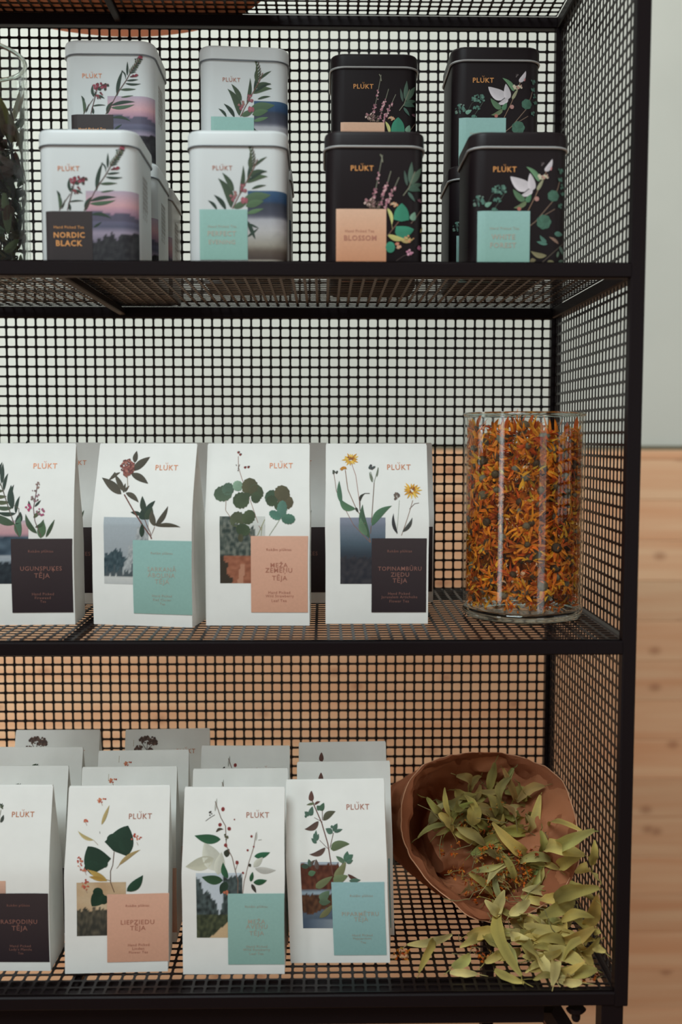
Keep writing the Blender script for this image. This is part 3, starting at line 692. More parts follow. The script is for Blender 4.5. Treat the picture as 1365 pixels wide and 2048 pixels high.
def cardtext(a, cx, y0, title, lines, sub, k, m1=.62):
    """small heading, title lines, small lines; k crop pixels per cap height"""
    return
def bagcard(a, box, c0, c1, rows):
    c = card(a, *box, c0, c1)
    for t, x, y, wd, bd in rows: a.text(t, x, y, wd, off=.0007, bold=bd)
    return c
CARDK = ((60, 50, 52), (46, 36, 40)); CARDM = ((150, 190, 184), (142, 178, 168)); CARDP = ((224, 176, 152), (214, 162, 136))
def art_fireweed(root, face, wd):
    q = Quad((-40, 893), (165, 895), (-58, 1250), (150, 1253), wd, BH, (0, 860, 3.25)); a = Art(face, q)
    ph = a.rect(-215, 590, 210, 1003, L8(lambda s, t: ph_bogblue(s, t)), .0002, 30, 30)
    for i in range(12):
        t = i/11; x = -60+210*t; y = 150+400*t
        if i % 1 == 0: a.leaf(x, y, x-150+30*t, y-30+20*t, 26, R.choice([DGR, GRN, OLV]), .08)
        if i % 2: a.leaf(x, y, x+26, y-110, 22, DGR, .06)
    for g in ((140, 620, -10, 545, 50, GRN, .05), (130, 520, 120, 370, 44, DGR, .05), (150, 620, 180, 540, 40, DGR, -.1), (60, 360, 66, 230, 26, DGR, 0), (170, 700, 180, 570, 48, (84, 116, 92), .1), (280, 680, 212, 555, 34, GRN, .1), (300, 710, 322, 595, 54, (92, 122, 88), 0), (335, 705, 395, 592, 22, GRN, 0), (270, 640, 326, 590, 24, GRN, -.2), (262, 580, 304, 535, 22, OLV, 0), (240, 520, 232, 470, 16, DGR, 0), (270, 510, 310, 468, 14, DGR, 0)):
        a.leaf(*g[:5], g[5], g[6])
    a.stem([(-60, 120), (60, 380), (130, 590), (165, 700)], 6, (92, 84, 70)); a.stem([(305, 700), (270, 600), (262, 520), (280, 420), (292, 350)], 5, (110, 74, 80))
    a.stem([(140, 500), (170, 520), (170, 570)], 4, (92, 84, 70))
    a.dots(0, 170, 30, 30, 14, 9, [(150, 50, 80), (110, 50, 60)]); a.dots(10, 340, 24, 30, 12, 9, [(160, 60, 90), (120, 50, 60)]); a.dots(270, 440, 30, 40, 14, 6, [(150, 110, 120), (120, 100, 96)]); a.dots(228, 515, 18, 26, 9, 8, [(176, 70, 110)]); a.dots(305, 545, 24, 24, 9, 7, [(166, 76, 112), (150, 110, 120)]); a.dots(290, 370, 10, 24, 9, 5, [(150, 120, 110)])
    c = bagcard(a, (112, 712, 482, 1196), *CARDK, [('Rokām plūktas', 298, 797, 158, 0), ('UGUNSPUĶES', 294, 910, 264, .008), ('TĒJA', 297, 952, 98, .008), ('Hand Picked', 295, 1072, 138, 0), ('Fireweed', 292, 1097, 100, 0), ('Tea', 292, 1121, 36, 0)])
    a.logo(338, 250, 152); finish(root, a, ph, c, FOIL, FOILD)
def ph_bogblue(a, t):
    c = ramp(t, [(0, (34, 44, 56)), (.28, (44, 56, 66)), (.36, (150, 160, 168)), (.46, (166, 172, 178)), (.5, (64, 86, 104)), (.72, (56, 76, 92)), (.78, (196, 150, 158)), (.92, (206, 168, 170)), (1, (188, 172, 182))])
    if t < .34+.12*ns(a*12, 5): c = mix((26, 34, 42), (52, 62, 68), .5+ns(a*14, t*14))
    if .46 < t < .76+.08*ns(a*4, 2): c = mix((48, 64, 78), (92, 110, 124), .5+ns(a*5, t*9))
    return c
def art_clover(root, face, wd):
    q = Quad((201, 897), (405, 901), (184, 1250), (388, 1258), wd, BH, (0, 860, 3.25)); a = Art(face, q)
    ph = a.rect(712, 580, 990, 1015, L8(ph_frost), .0002, 30, 40); BR = (78, 72, 58)
    for g in ((820, 438, 682, 332, 54, BR), (835, 420, 768, 312, 34, BR), (735, 345, 805, 300, 22, BR), (900, 240, 910, 165, 34, BR), (890, 290, 1002, 205, 50, BR), (880, 310, 998, 375, 44, BR), (850, 430, 940, 492, 34, BR), (835, 430, 845, 370, 20, BR), (845, 425, 872, 385, 16, BR),
              (985, 560, 963, 452, 40, (50, 62, 48)), (985, 560, 1050, 482, 34, DGR), (960, 570, 888, 552, 26, DGR), (985, 600, 960, 540, 50, DGR), (990, 600, 1030, 520, 54, (54, 68, 50)), (1050, 640, 1030, 540, 40, BR), (1055, 640, 1136, 518, 34, BR), (1060, 640, 1218, 650, 26, BR), (960, 712, 968, 622, 34, DGR)):
        a.leaf(*g[:5], g[5], R.uniform(-.1, .1))
    a.stem([(855, 330), (862, 400)], 4, (140, 120, 96)); a.stem([(770, 300), (735, 345)], 9, BR); a.stem([(840, 440), (905, 540), (1020, 705), (1026, 722)], 8, (112, 68, 58)); a.stem([(985, 600), (1026, 700)], 5, (112, 68, 58)); a.stem([(1050, 645), (1030, 690)], 3, (150, 120, 110))
    a.dots(855, 268, 46, 50, 120, 8, [(146, 84, 76), (122, 64, 58), (172, 112, 98), (104, 56, 50)]); a.dots(850, 318, 14, 14, 10, 6, [(140, 84, 70)])
    c = bagcard(a, (900, 728, 1268, 1212), *CARDM, [('Rokām plūktas', 1090, 816, 145, 0), ('SARKANĀ', 1085, 912, 190, .004), ('ĀBOLIŅA', 1080, 955, 180, .004), ('TĒJA', 1082, 995, 96, .004), ('Hand Picked', 1075, 1087, 130, 0), ('Red Clover', 1075, 1112, 120, 0), ('Tea', 1075, 1138, 36, 0)])
    a.logo(1118, 275, 150); finish(root, a, ph, c, FOIL, FOILP)
def art_strawberry(root, face, wd):
    q = Quad((413, 897), (617, 897), (412, 1253), (620, 1254), wd, BH, (400, 860, 2.844)); a = Art(face, q)
    ph = a.rect(118, 503, 372, 878, L8(ph_road), .0002, 30, 40); LG = (64, 78, 52)
    for x, y in ((150, 460), (285, 410), (265, 550), (460, 510)): pass
    a.stem([(213, 170), (215, 230), (235, 290), (285, 410), (340, 560), (352, 580)], 3, (150, 110, 96)); a.stem([(150, 400), (150, 470), (180, 510)], 3, (150, 120, 100)); a.stem([(265, 550), (300, 640)], 3, (120, 90, 70)); a.stem([(460, 510), (395, 610)], 3, (160, 170, 150)); a.stem([(330, 610), (370, 520)], 4, (150, 150, 110)); a.stem([(350, 610), (355, 560)], 3, (150, 150, 110))
    for g in ((185, 370, 80, 385, 86, (74, 92, 70)), (190, 370, 130, 335, 70, (80, 104, 84)), (200, 360, 230, 310, 60, (130, 158, 134)), (280, 400, 190, 430, 90, LG), (285, 390, 280, 290, 90, (82, 80, 52)), (290, 390, 350, 345, 90, (70, 80, 54)), (290, 400, 345, 400, 60, LG), (255, 420, 235, 380, 90, LG), (440, 420, 375, 375, 80, (62, 84, 62)), (440, 415, 375, 420, 60, LG), (440, 410, 490, 340, 88, (90, 84, 58)), (440, 425, 530, 425, 80, (86, 78, 54)), (440, 425, 445, 470, 40, LG),
              (255, 540, 180, 500, 88, (88, 96, 70)), (260, 545, 300, 470, 70, (70, 82, 54)), (260, 545, 240, 610, 80, (74, 90, 66)), (235, 600, 235, 645, 30, (80, 80, 60)), (460, 510, 470, 415, 56, (88, 128, 112)), (460, 515, 395, 478, 46, (84, 130, 112)), (462, 515, 540, 520, 56, (78, 118, 98))):
        a.leaf(g[0], g[1], g[2], g[3], g[4], g[5], 0, 2, .07)
    for x, y in ((213, 148), (224, 160), (253, 232), (272, 230)): a.dot(x, y, 7, (128, 40, 34)); a.dot(x+5, y-3, 4, (60, 40, 34))
    a.dots(215, 225, 14, 30, 6, 3, [(90, 70, 60)]); a.stem([(213, 240), (222, 215)], 3, (90, 80, 70))
    c = bagcard(a, (292, 612, 616, 1044), *CARDP, [('Rokām plūktas', 450, 690, 138, 0), ('MEŽA', 452, 772, 96, .006), ('ZEMEŅU', 450, 808, 150, .006), ('TĒJA', 455, 848, 84, .006), ('Hand Picked', 453, 930, 122, 0), ('Wild Strawberry', 455, 952, 158, 0), ('Leaf Tea', 452, 976, 84, 0)])
    a.logo(458, 222, 130); finish(root, a, ph, c, FOIL, FOILPK)
def art_topinambur(root, face, wd):
    q = Quad((649, 890), (853, 890), (650, 1250), (858, 1250), wd, BH, (400, 860, 2.844)); a = Art(face, q)
    ph = a.rect(793, 498, 1052, 877, L8(ph_fog), .0002, 26, 36); SG = (120, 128, 108)
    a.stem([(855, 190), (880, 260), (900, 400), (905, 460)], 3, (160, 110, 96)); a.stem([(820, 230), (835, 340), (880, 440), (950, 560), (965, 640)], 4, (140, 104, 84)); a.stem([(755, 250), (770, 350), (810, 430), (870, 540), (965, 640)], 3, (140, 104, 90)); a.stem([(985, 300), (975, 450), (965, 590)], 4, (120, 96, 84)); a.stem([(965, 240), (985, 300), (1008, 215)], 3, (110, 116, 96))
    a.stem([(1128, 400), (1120, 500), (1112, 590)], 3, (176, 180, 168)); a.stem([(1205, 400), (1180, 480), (1140, 600)], 3, (150, 120, 104)); a.stem([(1185, 450), (1215, 420), (1240, 416)], 3, (120, 104, 96)); a.stem([(905, 460), (905, 390), (930, 362), (960, 362)], 4, (70, 66, 56))
    for g in ((960, 615, 920, 425, 44, (76, 104, 80), .1), (945, 600, 910, 500, 40, (96, 124, 96), .1), (972, 545, 1085, 432, 44, (78, 112, 84), .12), (880, 450, 788, 385, 40, (88, 124, 92), .2), (800, 420, 786, 290, 28, (76, 110, 86), .05), (880, 440, 895, 470, 14, (60, 60, 50), 0), (905, 410, 935, 362, 16, (60, 60, 50), .2), (975, 300, 958, 240, 14, SG, 0), (1000, 270, 1010, 215, 9, SG, 0), (1118, 590, 1095, 475, 20, (64, 64, 66), .1), (1145, 580, 1200, 498, 22, (76, 78, 74), -.1)):
        a.leaf(*g[:5], g[5], g[6])
    for cx, cy, r in ((850, 168, 50), (1200, 345, 60)):
        for k in range(15):
            t = 2*PI*k/15+R.uniform(-.1, .1); q_ = r*R.uniform(.75, 1.05)
            a.leaf(cx+10*math.cos(t), cy+8*math.sin(t), cx+q_*math.cos(t), cy+q_*.85*math.sin(t), 10, R.choice([(232, 180, 60), (222, 160, 44), (236, 196, 90)]))
        a.dots(cx, cy, 20, 18, 14, 6, [(176, 112, 36), (200, 140, 50), (140, 84, 36)])
    for k in range(8): a.leaf(815, 210, 812+R.uniform(-24, 20), 228+R.uniform(-4, 8), 10, (196, 130, 34))
    a.dots(762, 238, 16, 10, 8, 7, [(78, 84, 72), (60, 66, 60)]); a.dots(974, 213, 17, 10, 9, 7, [(78, 88, 84), (70, 70, 72)]); a.dots(1112, 378, 15, 18, 10, 7, [(120, 104, 92), (96, 84, 78)])
    c = bagcard(a, (972, 616, 1290, 1042), *CARDK, [('Rokām plūktas', 1132, 691, 138, 0), ('TOPINAMBŪRU', 1134, 786, 246, .008), ('ZIEDU', 1136, 824, 104, .008), ('TĒJA', 1136, 858, 82, .008), ('Hand Picked', 1132, 933, 122, 0), ('Jerusalem Artichoke', 1134, 955, 204, 0), ('Flower Tea', 1134, 977, 110, 0)])
    a.logo(1127, 213, 134); finish(root, a, ph, c, FOIL, FOILD)
def art_ladys(root, face, wd):
    q = Quad((-98, 1572), (105, 1578), (-104, 1933), (98, 1940), wd, BH, (0, 1440, 3.368)); a = Art(face, q)
    ph = a.rect(-190, 1040, 46, 1450, L8(lambda s, t: ramp(t, [(0, (60, 56, 60)), (.5, (150, 120, 110)), (1, (224, 180, 156))])), .0002, 8, 14)
    for g in ((10, 680, 26, 632, 22, (66, 74, 66)), (-40, 600, 0, 560, 30, GRN), (-60, 700, -130, 640, 60, GRN), (-60, 720, -10, 660, 40, DGR), (5, 590, 22, 570, 12, DGR), (2, 580, 14, 560, 10, DGR)):
        a.leaf(*g[:5], g[5])
    a.stem([(-60, 1040), (-50, 800), (-10, 690), (6, 600)], 4, (120, 120, 100)); a.stem([(-10, 700), (12, 655)], 3, (110, 110, 96))
    a.dots(6, 582, 18, 14, 9, 5, [(90, 96, 72), DGR])
    for y in (660, 720, 820): a.leaf(-60, y+60, -120, y, 70, GRN, 0, 2, .06)
    c = bagcard(a, (-60, 1128, 326, 1618), *CARDK, [('Rokām plūktas', 134, 1218, 154, 0), ('RASPODIŅU', 134, 1333, 246, .008), ('TĒJA', 136, 1374, 106, .008), ('Hand Picked', 136, 1498, 140, 0), ("Lady's Mantle", 136, 1524, 152, 0), ('Tea', 136, 1549, 36, 0)])
    a.logo(158, 633, 152); finish(root, a, ph, c, FOIL, FOILD)
def art_linden(root, face, wd):
    q = Quad((147, 1581), (348, 1587), (130, 1945), (332, 1952), wd, BH, (0, 1440, 3.368)); a = Art(face, q)
    ph = a.rect(547, 1072, 852, 1450, L8(ph_warm), .0002, 30, 36); LG = (34, 62, 46)
    a.stem([(795, 885), (785, 970), (770, 1005), (768, 1080), (790, 1150)], 5, (96, 70, 56)); a.stem([(770, 1070), (740, 1060), (660, 1030)], 4, (150, 120, 80)); a.stem([(760, 400), (757, 445)], 3, (160, 140, 110)); a.stem([(700, 755), (702, 770)], 3, (100, 90, 80)); a.stem([(660, 808), (690, 840)], 3, (170, 150, 130)); a.stem([(830, 968), (810, 990)], 3, (150, 130, 100))
    for g in ((790, 880, 888, 728, 176, LG, -.1, 3), (745, 815, 830, 800, 70, LG, 0, 2), (880, 885, 850, 800, 80, LG, 0, 2), (725, 985, 622, 845, 160, LG, .08, 3), (600, 975, 690, 960, 60, LG, 0, 2), (745, 930, 700, 960, 80, LG, 0, 2), (712, 1150, 638, 1238, 100, LG, 0, 3), (650, 1135, 715, 1150, 60, LG, 0, 2), (700, 1225, 735, 1170, 60, LG, 0, 2), (872, 1145, 980, 1042, 64, (42, 76, 58), -.08, 0),
              (712, 715, 764, 595, 24, (178, 158, 108), 0, 0), (660, 808, 556, 745, 22, (190, 172, 120), .1, 0), (825, 970, 968, 880, 26, (176, 152, 104), .06, 0), (745, 1070, 625, 990, 40, (188, 156, 84), 0, 0), (735, 1065, 630, 1035, 30, (176, 140, 70), 0, 0)):
        a.leaf(*g[:5], g[5], g[6], g[7])
    for x, y, rx, ry, n in ((710, 560, 32, 16, 14), (607, 685, 12, 10, 5), (945, 805, 36, 26, 14), (570, 930, 22, 36, 14), (605, 1085, 24, 40, 16), (605, 990, 30, 12, 8)):
        a.dots(x, y, rx, ry, n, 6, [(190, 92, 76), (206, 130, 96), (176, 76, 60)]); a.stem([(x, y+ry), (x+8, y+ry+20)], 3, (170, 140, 120))
    c = bagcard(a, (742, 1160, 1128, 1648), *CARDP, [('Rokām plūktas', 938, 1249, 154, 0), ('LIEPZIEDU', 934, 1361, 220, .004), ('TĒJA', 934, 1402, 102, .004), ('Hand Picked', 934, 1521, 140, 0), ('Linden', 930, 1547, 78, 0), ('Flower Tea', 930, 1573, 124, 0)])
    a.logo(970, 672, 152); finish(root, a, ph, c, FOILPK, FOILPK)
def art_raspberry(root, face, wd):
    q = Quad((368, 1592), (566, 1591), (368, 1952), (567, 1950), wd, BH, (340, 1440, 3.368)); a = Art(face, q)
    ph = a.rect(188, 1030, 488, 1464, L8(ph_path), .0002, 30, 40); RG = (46, 92, 62); PG = (196, 196, 182)
    for g in ((345, 1010, 235, 840, 120, PG, .05), (302, 940, 120, 990, 84, (188, 186, 166), .05), (330, 1040, 350, 900, 70, PG, 0), (342, 822, 170, 800, 58, RG, .05), (395, 1062, 362, 962, 40, RG, .1), (362, 1078, 225, 1055, 62, (52, 84, 58), .05), (385, 1085, 345, 1170, 54, (44, 66, 52), 0), (380, 930, 400, 880, 40, (56, 60, 46), .1), (310, 778, 360, 762, 18, (80, 70, 56), .2),
              (565, 925, 668, 900, 38, (44, 98, 68), -.05), (560, 1090, 648, 1075, 40, RG, -.05), (542, 1085, 555, 1020, 26, RG, 0), (548, 1100, 578, 1160, 24, (70, 66, 60), 0), (570, 1000, 705, 1010, 40, (200, 198, 190), -.05), (560, 990, 620, 930, 40, PG, 0), (530, 970, 542, 990, 20, (60, 60, 50), 0), (300, 650, 310, 570, 14, (196, 196, 186), 0), (575, 830, 580, 770, 10, (196, 196, 186), 0)):
        a.leaf(*g[:5], g[5], g[6])
    a.stem([(300, 590), (340, 690), (372, 740), (380, 860), (420, 930), (460, 1080), (458, 1165)], 5, (128, 104, 92)); a.stem([(460, 960), (440, 1020)], 3, (140, 120, 110)); a.stem([(575, 780), (560, 870), (530, 960), (500, 1080), (490, 1165)], 4, (140, 118, 108)); a.stem([(240, 710), (268, 690), (300, 672)], 3, (84, 80, 74)); a.stem([(590, 825), (612, 822)], 3, (150, 150, 140))
    for x, y, r in ((353, 638, 13), (335, 733, 12), (397, 757, 13), (376, 858, 12), (453, 962, 12), (545, 803, 8), (521, 887, 7), (560, 865, 6), (492, 1026, 7), (430, 700, 5)): a.dot(x, y, r, (150, 66, 62), 8, .15); a.dot(x, y, r*.5, (110, 44, 44), 6)
    a.dots(265, 665, 14, 14, 6, 5, [(70, 66, 60)]); a.dots(380, 1160, 16, 16, 8, 7, [(190, 112, 84)]); a.dots(380, 800, 10, 40, 8, 6, [(84, 92, 66), (100, 80, 64)])
    c = bagcard(a, (393, 1165, 764, 1648), *CARDM, [('Rokām plūktas', 580, 1252, 148, 0), ('MEŽA', 582, 1348, 112, .004), ('AVEŅU', 582, 1390, 140, .004), ('TĒJA', 582, 1432, 96, .004), ('Hand Picked', 582, 1524, 136, 0), ('Wild Raspberry', 580, 1549, 176, 0), ('Leaf Tea', 580, 1574, 92, 0)])
    a.logo(584, 672, 150); finish(root, a, ph, c, FOILPK, FOILP)
def art_mint(root, face, wd):
    q = Quad((568, 1579), (762, 1570), (582, 1940), (780, 1928), wd, BH, (540, 1440, 3.368)); a = Art(face, q)
    ph = a.rect(208, 975, 480, 1415, L8(ph_bog), .0002, 32, 40); TG = (82, 112, 96); OG = (104, 112, 84); RB = (98, 66, 58)
    a.stem([(262, 560), (290, 620), (340, 720), (385, 850), (410, 980), (422, 1055)], 7, (110, 72, 64)); a.stem([(400, 875), (420, 780)], 4, RB); a.stem([(345, 705), (342, 640)], 4, RB); a.stem([(385, 880), (330, 830)], 3, RB); a.stem([(345, 715), (290, 690)], 3, RB); a.stem([(440, 1060), (490, 960)], 5, RB); a.stem([(320, 1040), (290, 990)], 4, RB)
    for g in ((266, 588, 266, 522, 36, RB, 0, 1), (290, 600, 236, 612, 16, OG, 0, 0), (290, 610, 328, 588, 16, RB, .1, 0), (262, 680, 276, 620, 36, TG, 0, 1), (255, 680, 225, 655, 30, TG, 0, 0), (240, 690, 225, 680, 16, TG, 0, 0), (330, 645, 352, 595, 36, (70, 100, 78), 0, 1), (330, 640, 305, 615, 34, (76, 104, 82), 0, 0), (350, 705, 430, 645, 44, (92, 92, 72), .1, 0), (320, 712, 228, 765, 40, (98, 76, 68), .15, 0),
              (415, 782, 368, 755, 38, TG, 0, 0), (418, 770, 444, 720, 32, TG, 0, 0), (425, 775, 480, 755, 22, TG, 0, 0), (400, 740, 420, 745, 20, TG, 0, 0), (405, 882, 528, 845, 56, (106, 122, 88), .1, 1), (370, 875, 265, 922, 36, (98, 76, 68), .15, 0), (310, 850, 275, 820, 26, TG, 0, 0), (300, 840, 305, 768, 24, TG, 0, 0), (305, 830, 290, 790, 26, TG, 0, 0), (310, 835, 322, 790, 20, TG, 0, 0),
              (265, 1000, 210, 1000, 34, (70, 90, 76), 0, 0), (275, 1000, 262, 952, 28, TG, 0, 0), (270, 1010, 305, 955, 22, (90, 78, 70), .1, 0), (320, 1020, 310, 950, 30, (98, 82, 76), 0, 0), (260, 1055, 310, 1035, 40, (98, 132, 100), 0, 0), (500, 965, 440, 925, 30, (96, 120, 96), 0, 0), (505, 960, 515, 890, 40, (76, 110, 90), 0, 0), (505, 950, 552, 910, 40, (76, 112, 92), 0, 0), (510, 965, 552, 945, 28, TG, 0, 0),
              (440, 1080, 505, 960, 56, (124, 128, 92), 0, 1), (425, 1095, 520, 1050, 60, (112, 128, 92), 0, 1), (520, 1040, 600, 1075, 26, RB, -.1, 0), (530, 1085, 605, 1075, 30, TG, 0, 0), (310, 1145, 420, 1060, 50, (110, 118, 84), 0, 1), (340, 1230, 400, 1160, 60, (96, 120, 96), 0, 1), (330, 1240, 410, 1235, 50, (84, 104, 82), 0, 0), (335, 1350, 425, 1250, 40, (120, 120, 84), -.05, 0)):
        a.leaf(*g[:5], g[5], g[6], g[7])
    c = bagcard(a, (412, 1100, 785, 1588), *((154, 194, 196), (142, 180, 176)), [('Rokām plūktas', 612, 1183, 148, 0), ('PIPARMĒTRU', 606, 1302, 240, .004), ('TĒJA', 612, 1343, 92, .004), ('Hand Picked', 622, 1455, 132, 0), ('Peppermint', 622, 1480, 120, 0), ('Tea', 628, 1505, 36, 0)])
    a.logo(578, 612, 150); finish(root, a, ph, c, FOILPK, FOILP)
def art_umbel(root, face, wd):
    q = Quad((25, 1467), (197, 1465), (20, 1790), (190, 1790), wd, BH, (0, 1440, 3.368)); a = Art(face, q); UB = (92, 70, 62)
    for cx, cy, rx, ry in ((235, 150, 62, 22), (270, 168, 36, 16), (175, 205, 26, 18), (215, 145, 36, 18), (255, 218, 14, 10)):
        a.dots(cx, cy, rx, ry, 30, 8, [UB, (110, 86, 74), (76, 58, 52)])
    for x, y in ((195, 165), (235, 160), (275, 175)): a.stem([(x, y), (232, 220), (240, 420)], 4, UB)
    a.stem([(175, 210), (240, 420), (245, 720)], 4, UB)
    for g in ((240, 500, 320, 440, 40, GRN), (240, 560, 150, 500, 44, DGR)): a.leaf(*g[:5], g[5])
    c = bagcard(a, (250, 560, 560, 960), *CARDK, [('TĒJA', 400, 740, 90, .008)])
    a.logo(498, 228, 128); finish(root, a, None, c, FOIL, FOILD)

def bag_at(root, pxl, pxr, pyb_y, z, rz, label, group, first=False, ry=0, dx=0):
    """pxl, pxr: pixel ends of the top edge; pyb_y: depth of the front face"""
    a = at_y(pxl, 1024, pyb_y); b = at_y(pxr, 1024, pyb_y)
    return place(root, (a.x+b.x)/2+dx, pyb_y, z+MT, rz, label, 'tea bag', group, first, ry)
def px_mid(px, py, y): return at_y(px, py, y).x
G2 = 'tea bags on the middle shelf'; G3 = 'tea bags on the lower shelf'; Z2, Z3 = LV[2], LV[3]
def rad(d): return math.radians(d)
W2, W3 = .0985, .0955
b1 = make_bag(W2, art_fireweed, 1); b2 = make_bag(W2, art_clover, 2); b3 = make_bag(W2, art_strawberry, 3); b4 = make_bag(W2, art_topinambur, 4)
place(b1, px_mid(46, 1250, .076), .076, Z2+MT, rad(2), 'white paper tea bag with fireweed print and dark card, leftmost front bag on middle shelf', 'tea bag', G2, True)
place(b2, px_mid(286, 1254, .071), .070, Z2+MT, rad(-11), 'white paper tea bag with red clover print, frosty trees photo and mint card', 'tea bag', G2, True)
place(b3, px_mid(516, 1254, .070), .070, Z2+MT, rad(-1), 'white paper tea bag with strawberry leaf print, dirt road photo and peach card', 'tea bag', G2, True)
place(b4, px_mid(754, 1250, .078), .078, Z2+MT, 0, 'white paper tea bag with yellow flower print, foggy photo and dark card', 'tea bag', G2, True)
place(b1, px_mid(112, 1200, .195), .195, Z2+MT, 0, 'white paper tea bag standing behind the fireweed bag on the middle shelf', 'tea bag', G2)
place(b1, px_mid(338, 1200, .21), .21, Z2+MT, 0, 'white paper tea bag standing behind the red clover bag, mostly hidden', 'tea bag', G2)
place(b1, px_mid(565, 1200, .195), .195, Z2+MT, rad(1.5), 'white paper tea bag standing behind the strawberry leaf bag, dark card in the gap', 'tea bag', G2)
place(b1, px_mid(776, 1200, .20), .20, Z2+MT, 0, 'white paper tea bag standing behind the yellow flower bag, its right edge showing', 'tea bag', G2)

e1 = make_bag(W3, art_ladys, 5); f1 = make_bag(W3, art_linden, 6); g1 = make_bag(W3, art_raspberry, 7); h1 = make_bag(W3, art_mint, 8); u1 = make_bag(W3, art_umbel, 9)
def b3at(root, xc, y, rz, label, first=False, ry=0): return place(root, px_mid(xc, 1800, y), y, Z3+MT, rz, label, 'tea bag', G3, first, ry)
b3at(e1, -3, .044, rad(-1), "white paper tea bag with dark card cut by the left edge, lower shelf front row", True)
b3at(e1, 36, .098, 0, 'white paper tea bag second from the front in the leftmost lower line')
b3at(e1, 72, .158, rad(-1), 'white paper tea bag third from the front in the leftmost lower line, tiny leaf print')
b3at(u1, 113, .220, 0, 'taupe-shaded paper tea bag with dark umbel print, hindmost in the leftmost lower line', True)
b3at(f1, 231, .038, rad(3.5), 'white paper tea bag with dark round linden leaves and peach card, front row', True, rad(.9))
b3at(f1, 256, .094, rad(1), 'white paper tea bag right behind the front linden bag, pale logo showing')
b3at(f1, 286, .146, rad(2), 'white paper tea bag third in the linden line, red blossom at its top edge')
b3at(u1, 336, .222, rad(3), 'shaded paper tea bag with dark umbel print, hindmost in the linden line')
b3at(g1, 467, .035, rad(-.5), 'white paper tea bag with raspberry sprigs, forest path photo and mint card, front row', True)
b3at(g1, 480, .087, rad(.5), 'white paper tea bag directly behind the front raspberry bag')
b3at(g1, 490, .160, rad(-.5), 'white paper tea bag hindmost in the raspberry line, berry tips showing')
b3at(h1, 681, .050, rad(-4.5), 'white paper tea bag with peppermint sprig, bog photo and blue card, front row', True, rad(-2.2))
b3at(h1, 695, .103, rad(-3), 'white paper tea bag behind the front peppermint bag, edge of blue card showing', ry=rad(-1.6))
b3at(h1, 687, .172, rad(2), 'white paper tea bag hindmost in the peppermint line, dark sprig tip showing')

# ------------------------------------------------------------------ glass jars
JR, JH = .0598, .2015
def make_jar(cx, cy, z, label):
    j = empty('glass_jar', (cx, cy, z)); tag(j, label, 'jar')
    b = MB(); n = 96
    b.rings([zc(JR-.0028, .0105, n), zc(JR-.0028, JH-.002, n), zc(JR-.0022, JH-.0004, n), zc(JR-.0012, JH, n), zc(JR-.0003, JH-.0006, n), zc(JR, JH-.002, n), zc(JR, .0100, n)])
    b.build('glass_wall', GLASS, j, True)
    b = MB(); b.rings([zc(.001, .0015, n), zc(JR*.8, .0012, n), zc(JR-.006, 0, n), zc(JR-.002, .0010, n), zc(JR-.0002, .0045, n), zc(JR-.00005, .0098, n), zc(JR-.004, .0100, n), zc(JR-.009, .0078, n), zc(.001, .0072, n)], cap0=True, cap1=True)
    b.build('thick_base', THICK, j, True)
    b = MB(); b.rings([zc(JR-.0014+.0019*math.cos(a), JH+.0019*math.sin(a), n) for a in [2*PI*q/10 for q in range(11)]]); b.build('rim', THICK, j, True)
    return j
jc = .5*(at_y(926, 1050, .125)+at_y(1167, 1050, .125))
JX, JY, JZ = jc.x, .1255, Z2+MT
make_jar(JX, JY, JZ, 'tall clear glass jar filled with orange marigold flowers, standing on the middle shelf')
LX, LY, LZ = at_y(52, 300, .1).x-JR*.998, .10, LV[1]+MT
make_jar(LX, LY, LZ, 'clear glass jar of dark dried herb on the upper shelf')

def ribbon(mb, p, d, up, L, wd, col, curl, twist, n=6, lim=None, prof=0, tipcol=None):
    d = d.normalized(); side = d.cross(up).normalized(); p = Vector(p); rows = []
    nr = side.cross(d)
    for k in range(n+1):
        t = k/n
        pr = (math.sin(PI*(.12+.88*t)**.8)**.7 if prof == 0 else (math.sin(PI*(.05+.93*t))**.55)); e = wd/2*max(pr, .1)
        c = mix(col, tipcol, t) if tipcol else col
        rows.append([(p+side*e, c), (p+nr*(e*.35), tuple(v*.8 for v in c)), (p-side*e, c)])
        q = Matrix.Rotation(curl/n, 3, side) @ Matrix.Rotation(twist/n, 3, d); d = (q @ d).normalized(); side = (q @ side).normalized(); nr = side.cross(d)
        p = p+d*(L/n)
    i = len(mb.v)
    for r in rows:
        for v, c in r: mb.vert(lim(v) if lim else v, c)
    for k in range(n):
        a = i+3*k; mb.f += [(a, a+1, a+4, a+3), (a+1, a+2, a+5, a+4)]
def rvec():
    while True:
        v = Vector((R.uniform(-1, 1), R.uniform(-1, 1), R.uniform(-1, 1)))
        if .1 < v.length < 1: return v.normalized()
ORG = [lin(c) for c in ((250, 158, 30), (244, 138, 24), (255, 182, 48), (228, 112, 24), (248, 150, 40), (206, 92, 24))]
def clampjar(cx, cy, z0, top=9):
    def f(v):
        dx, dy = v[0]-cx, v[1]-cy; r = math.hypot(dx, dy); m = JR-.0033
        x, y = (cx+dx*m/r, cy+dy*m/r) if r > m else (v[0], v[1])
        return Vector((x, y, max(v[2], z0+.0108)))
    return f
cj = clampjar(JX, JY, JZ)
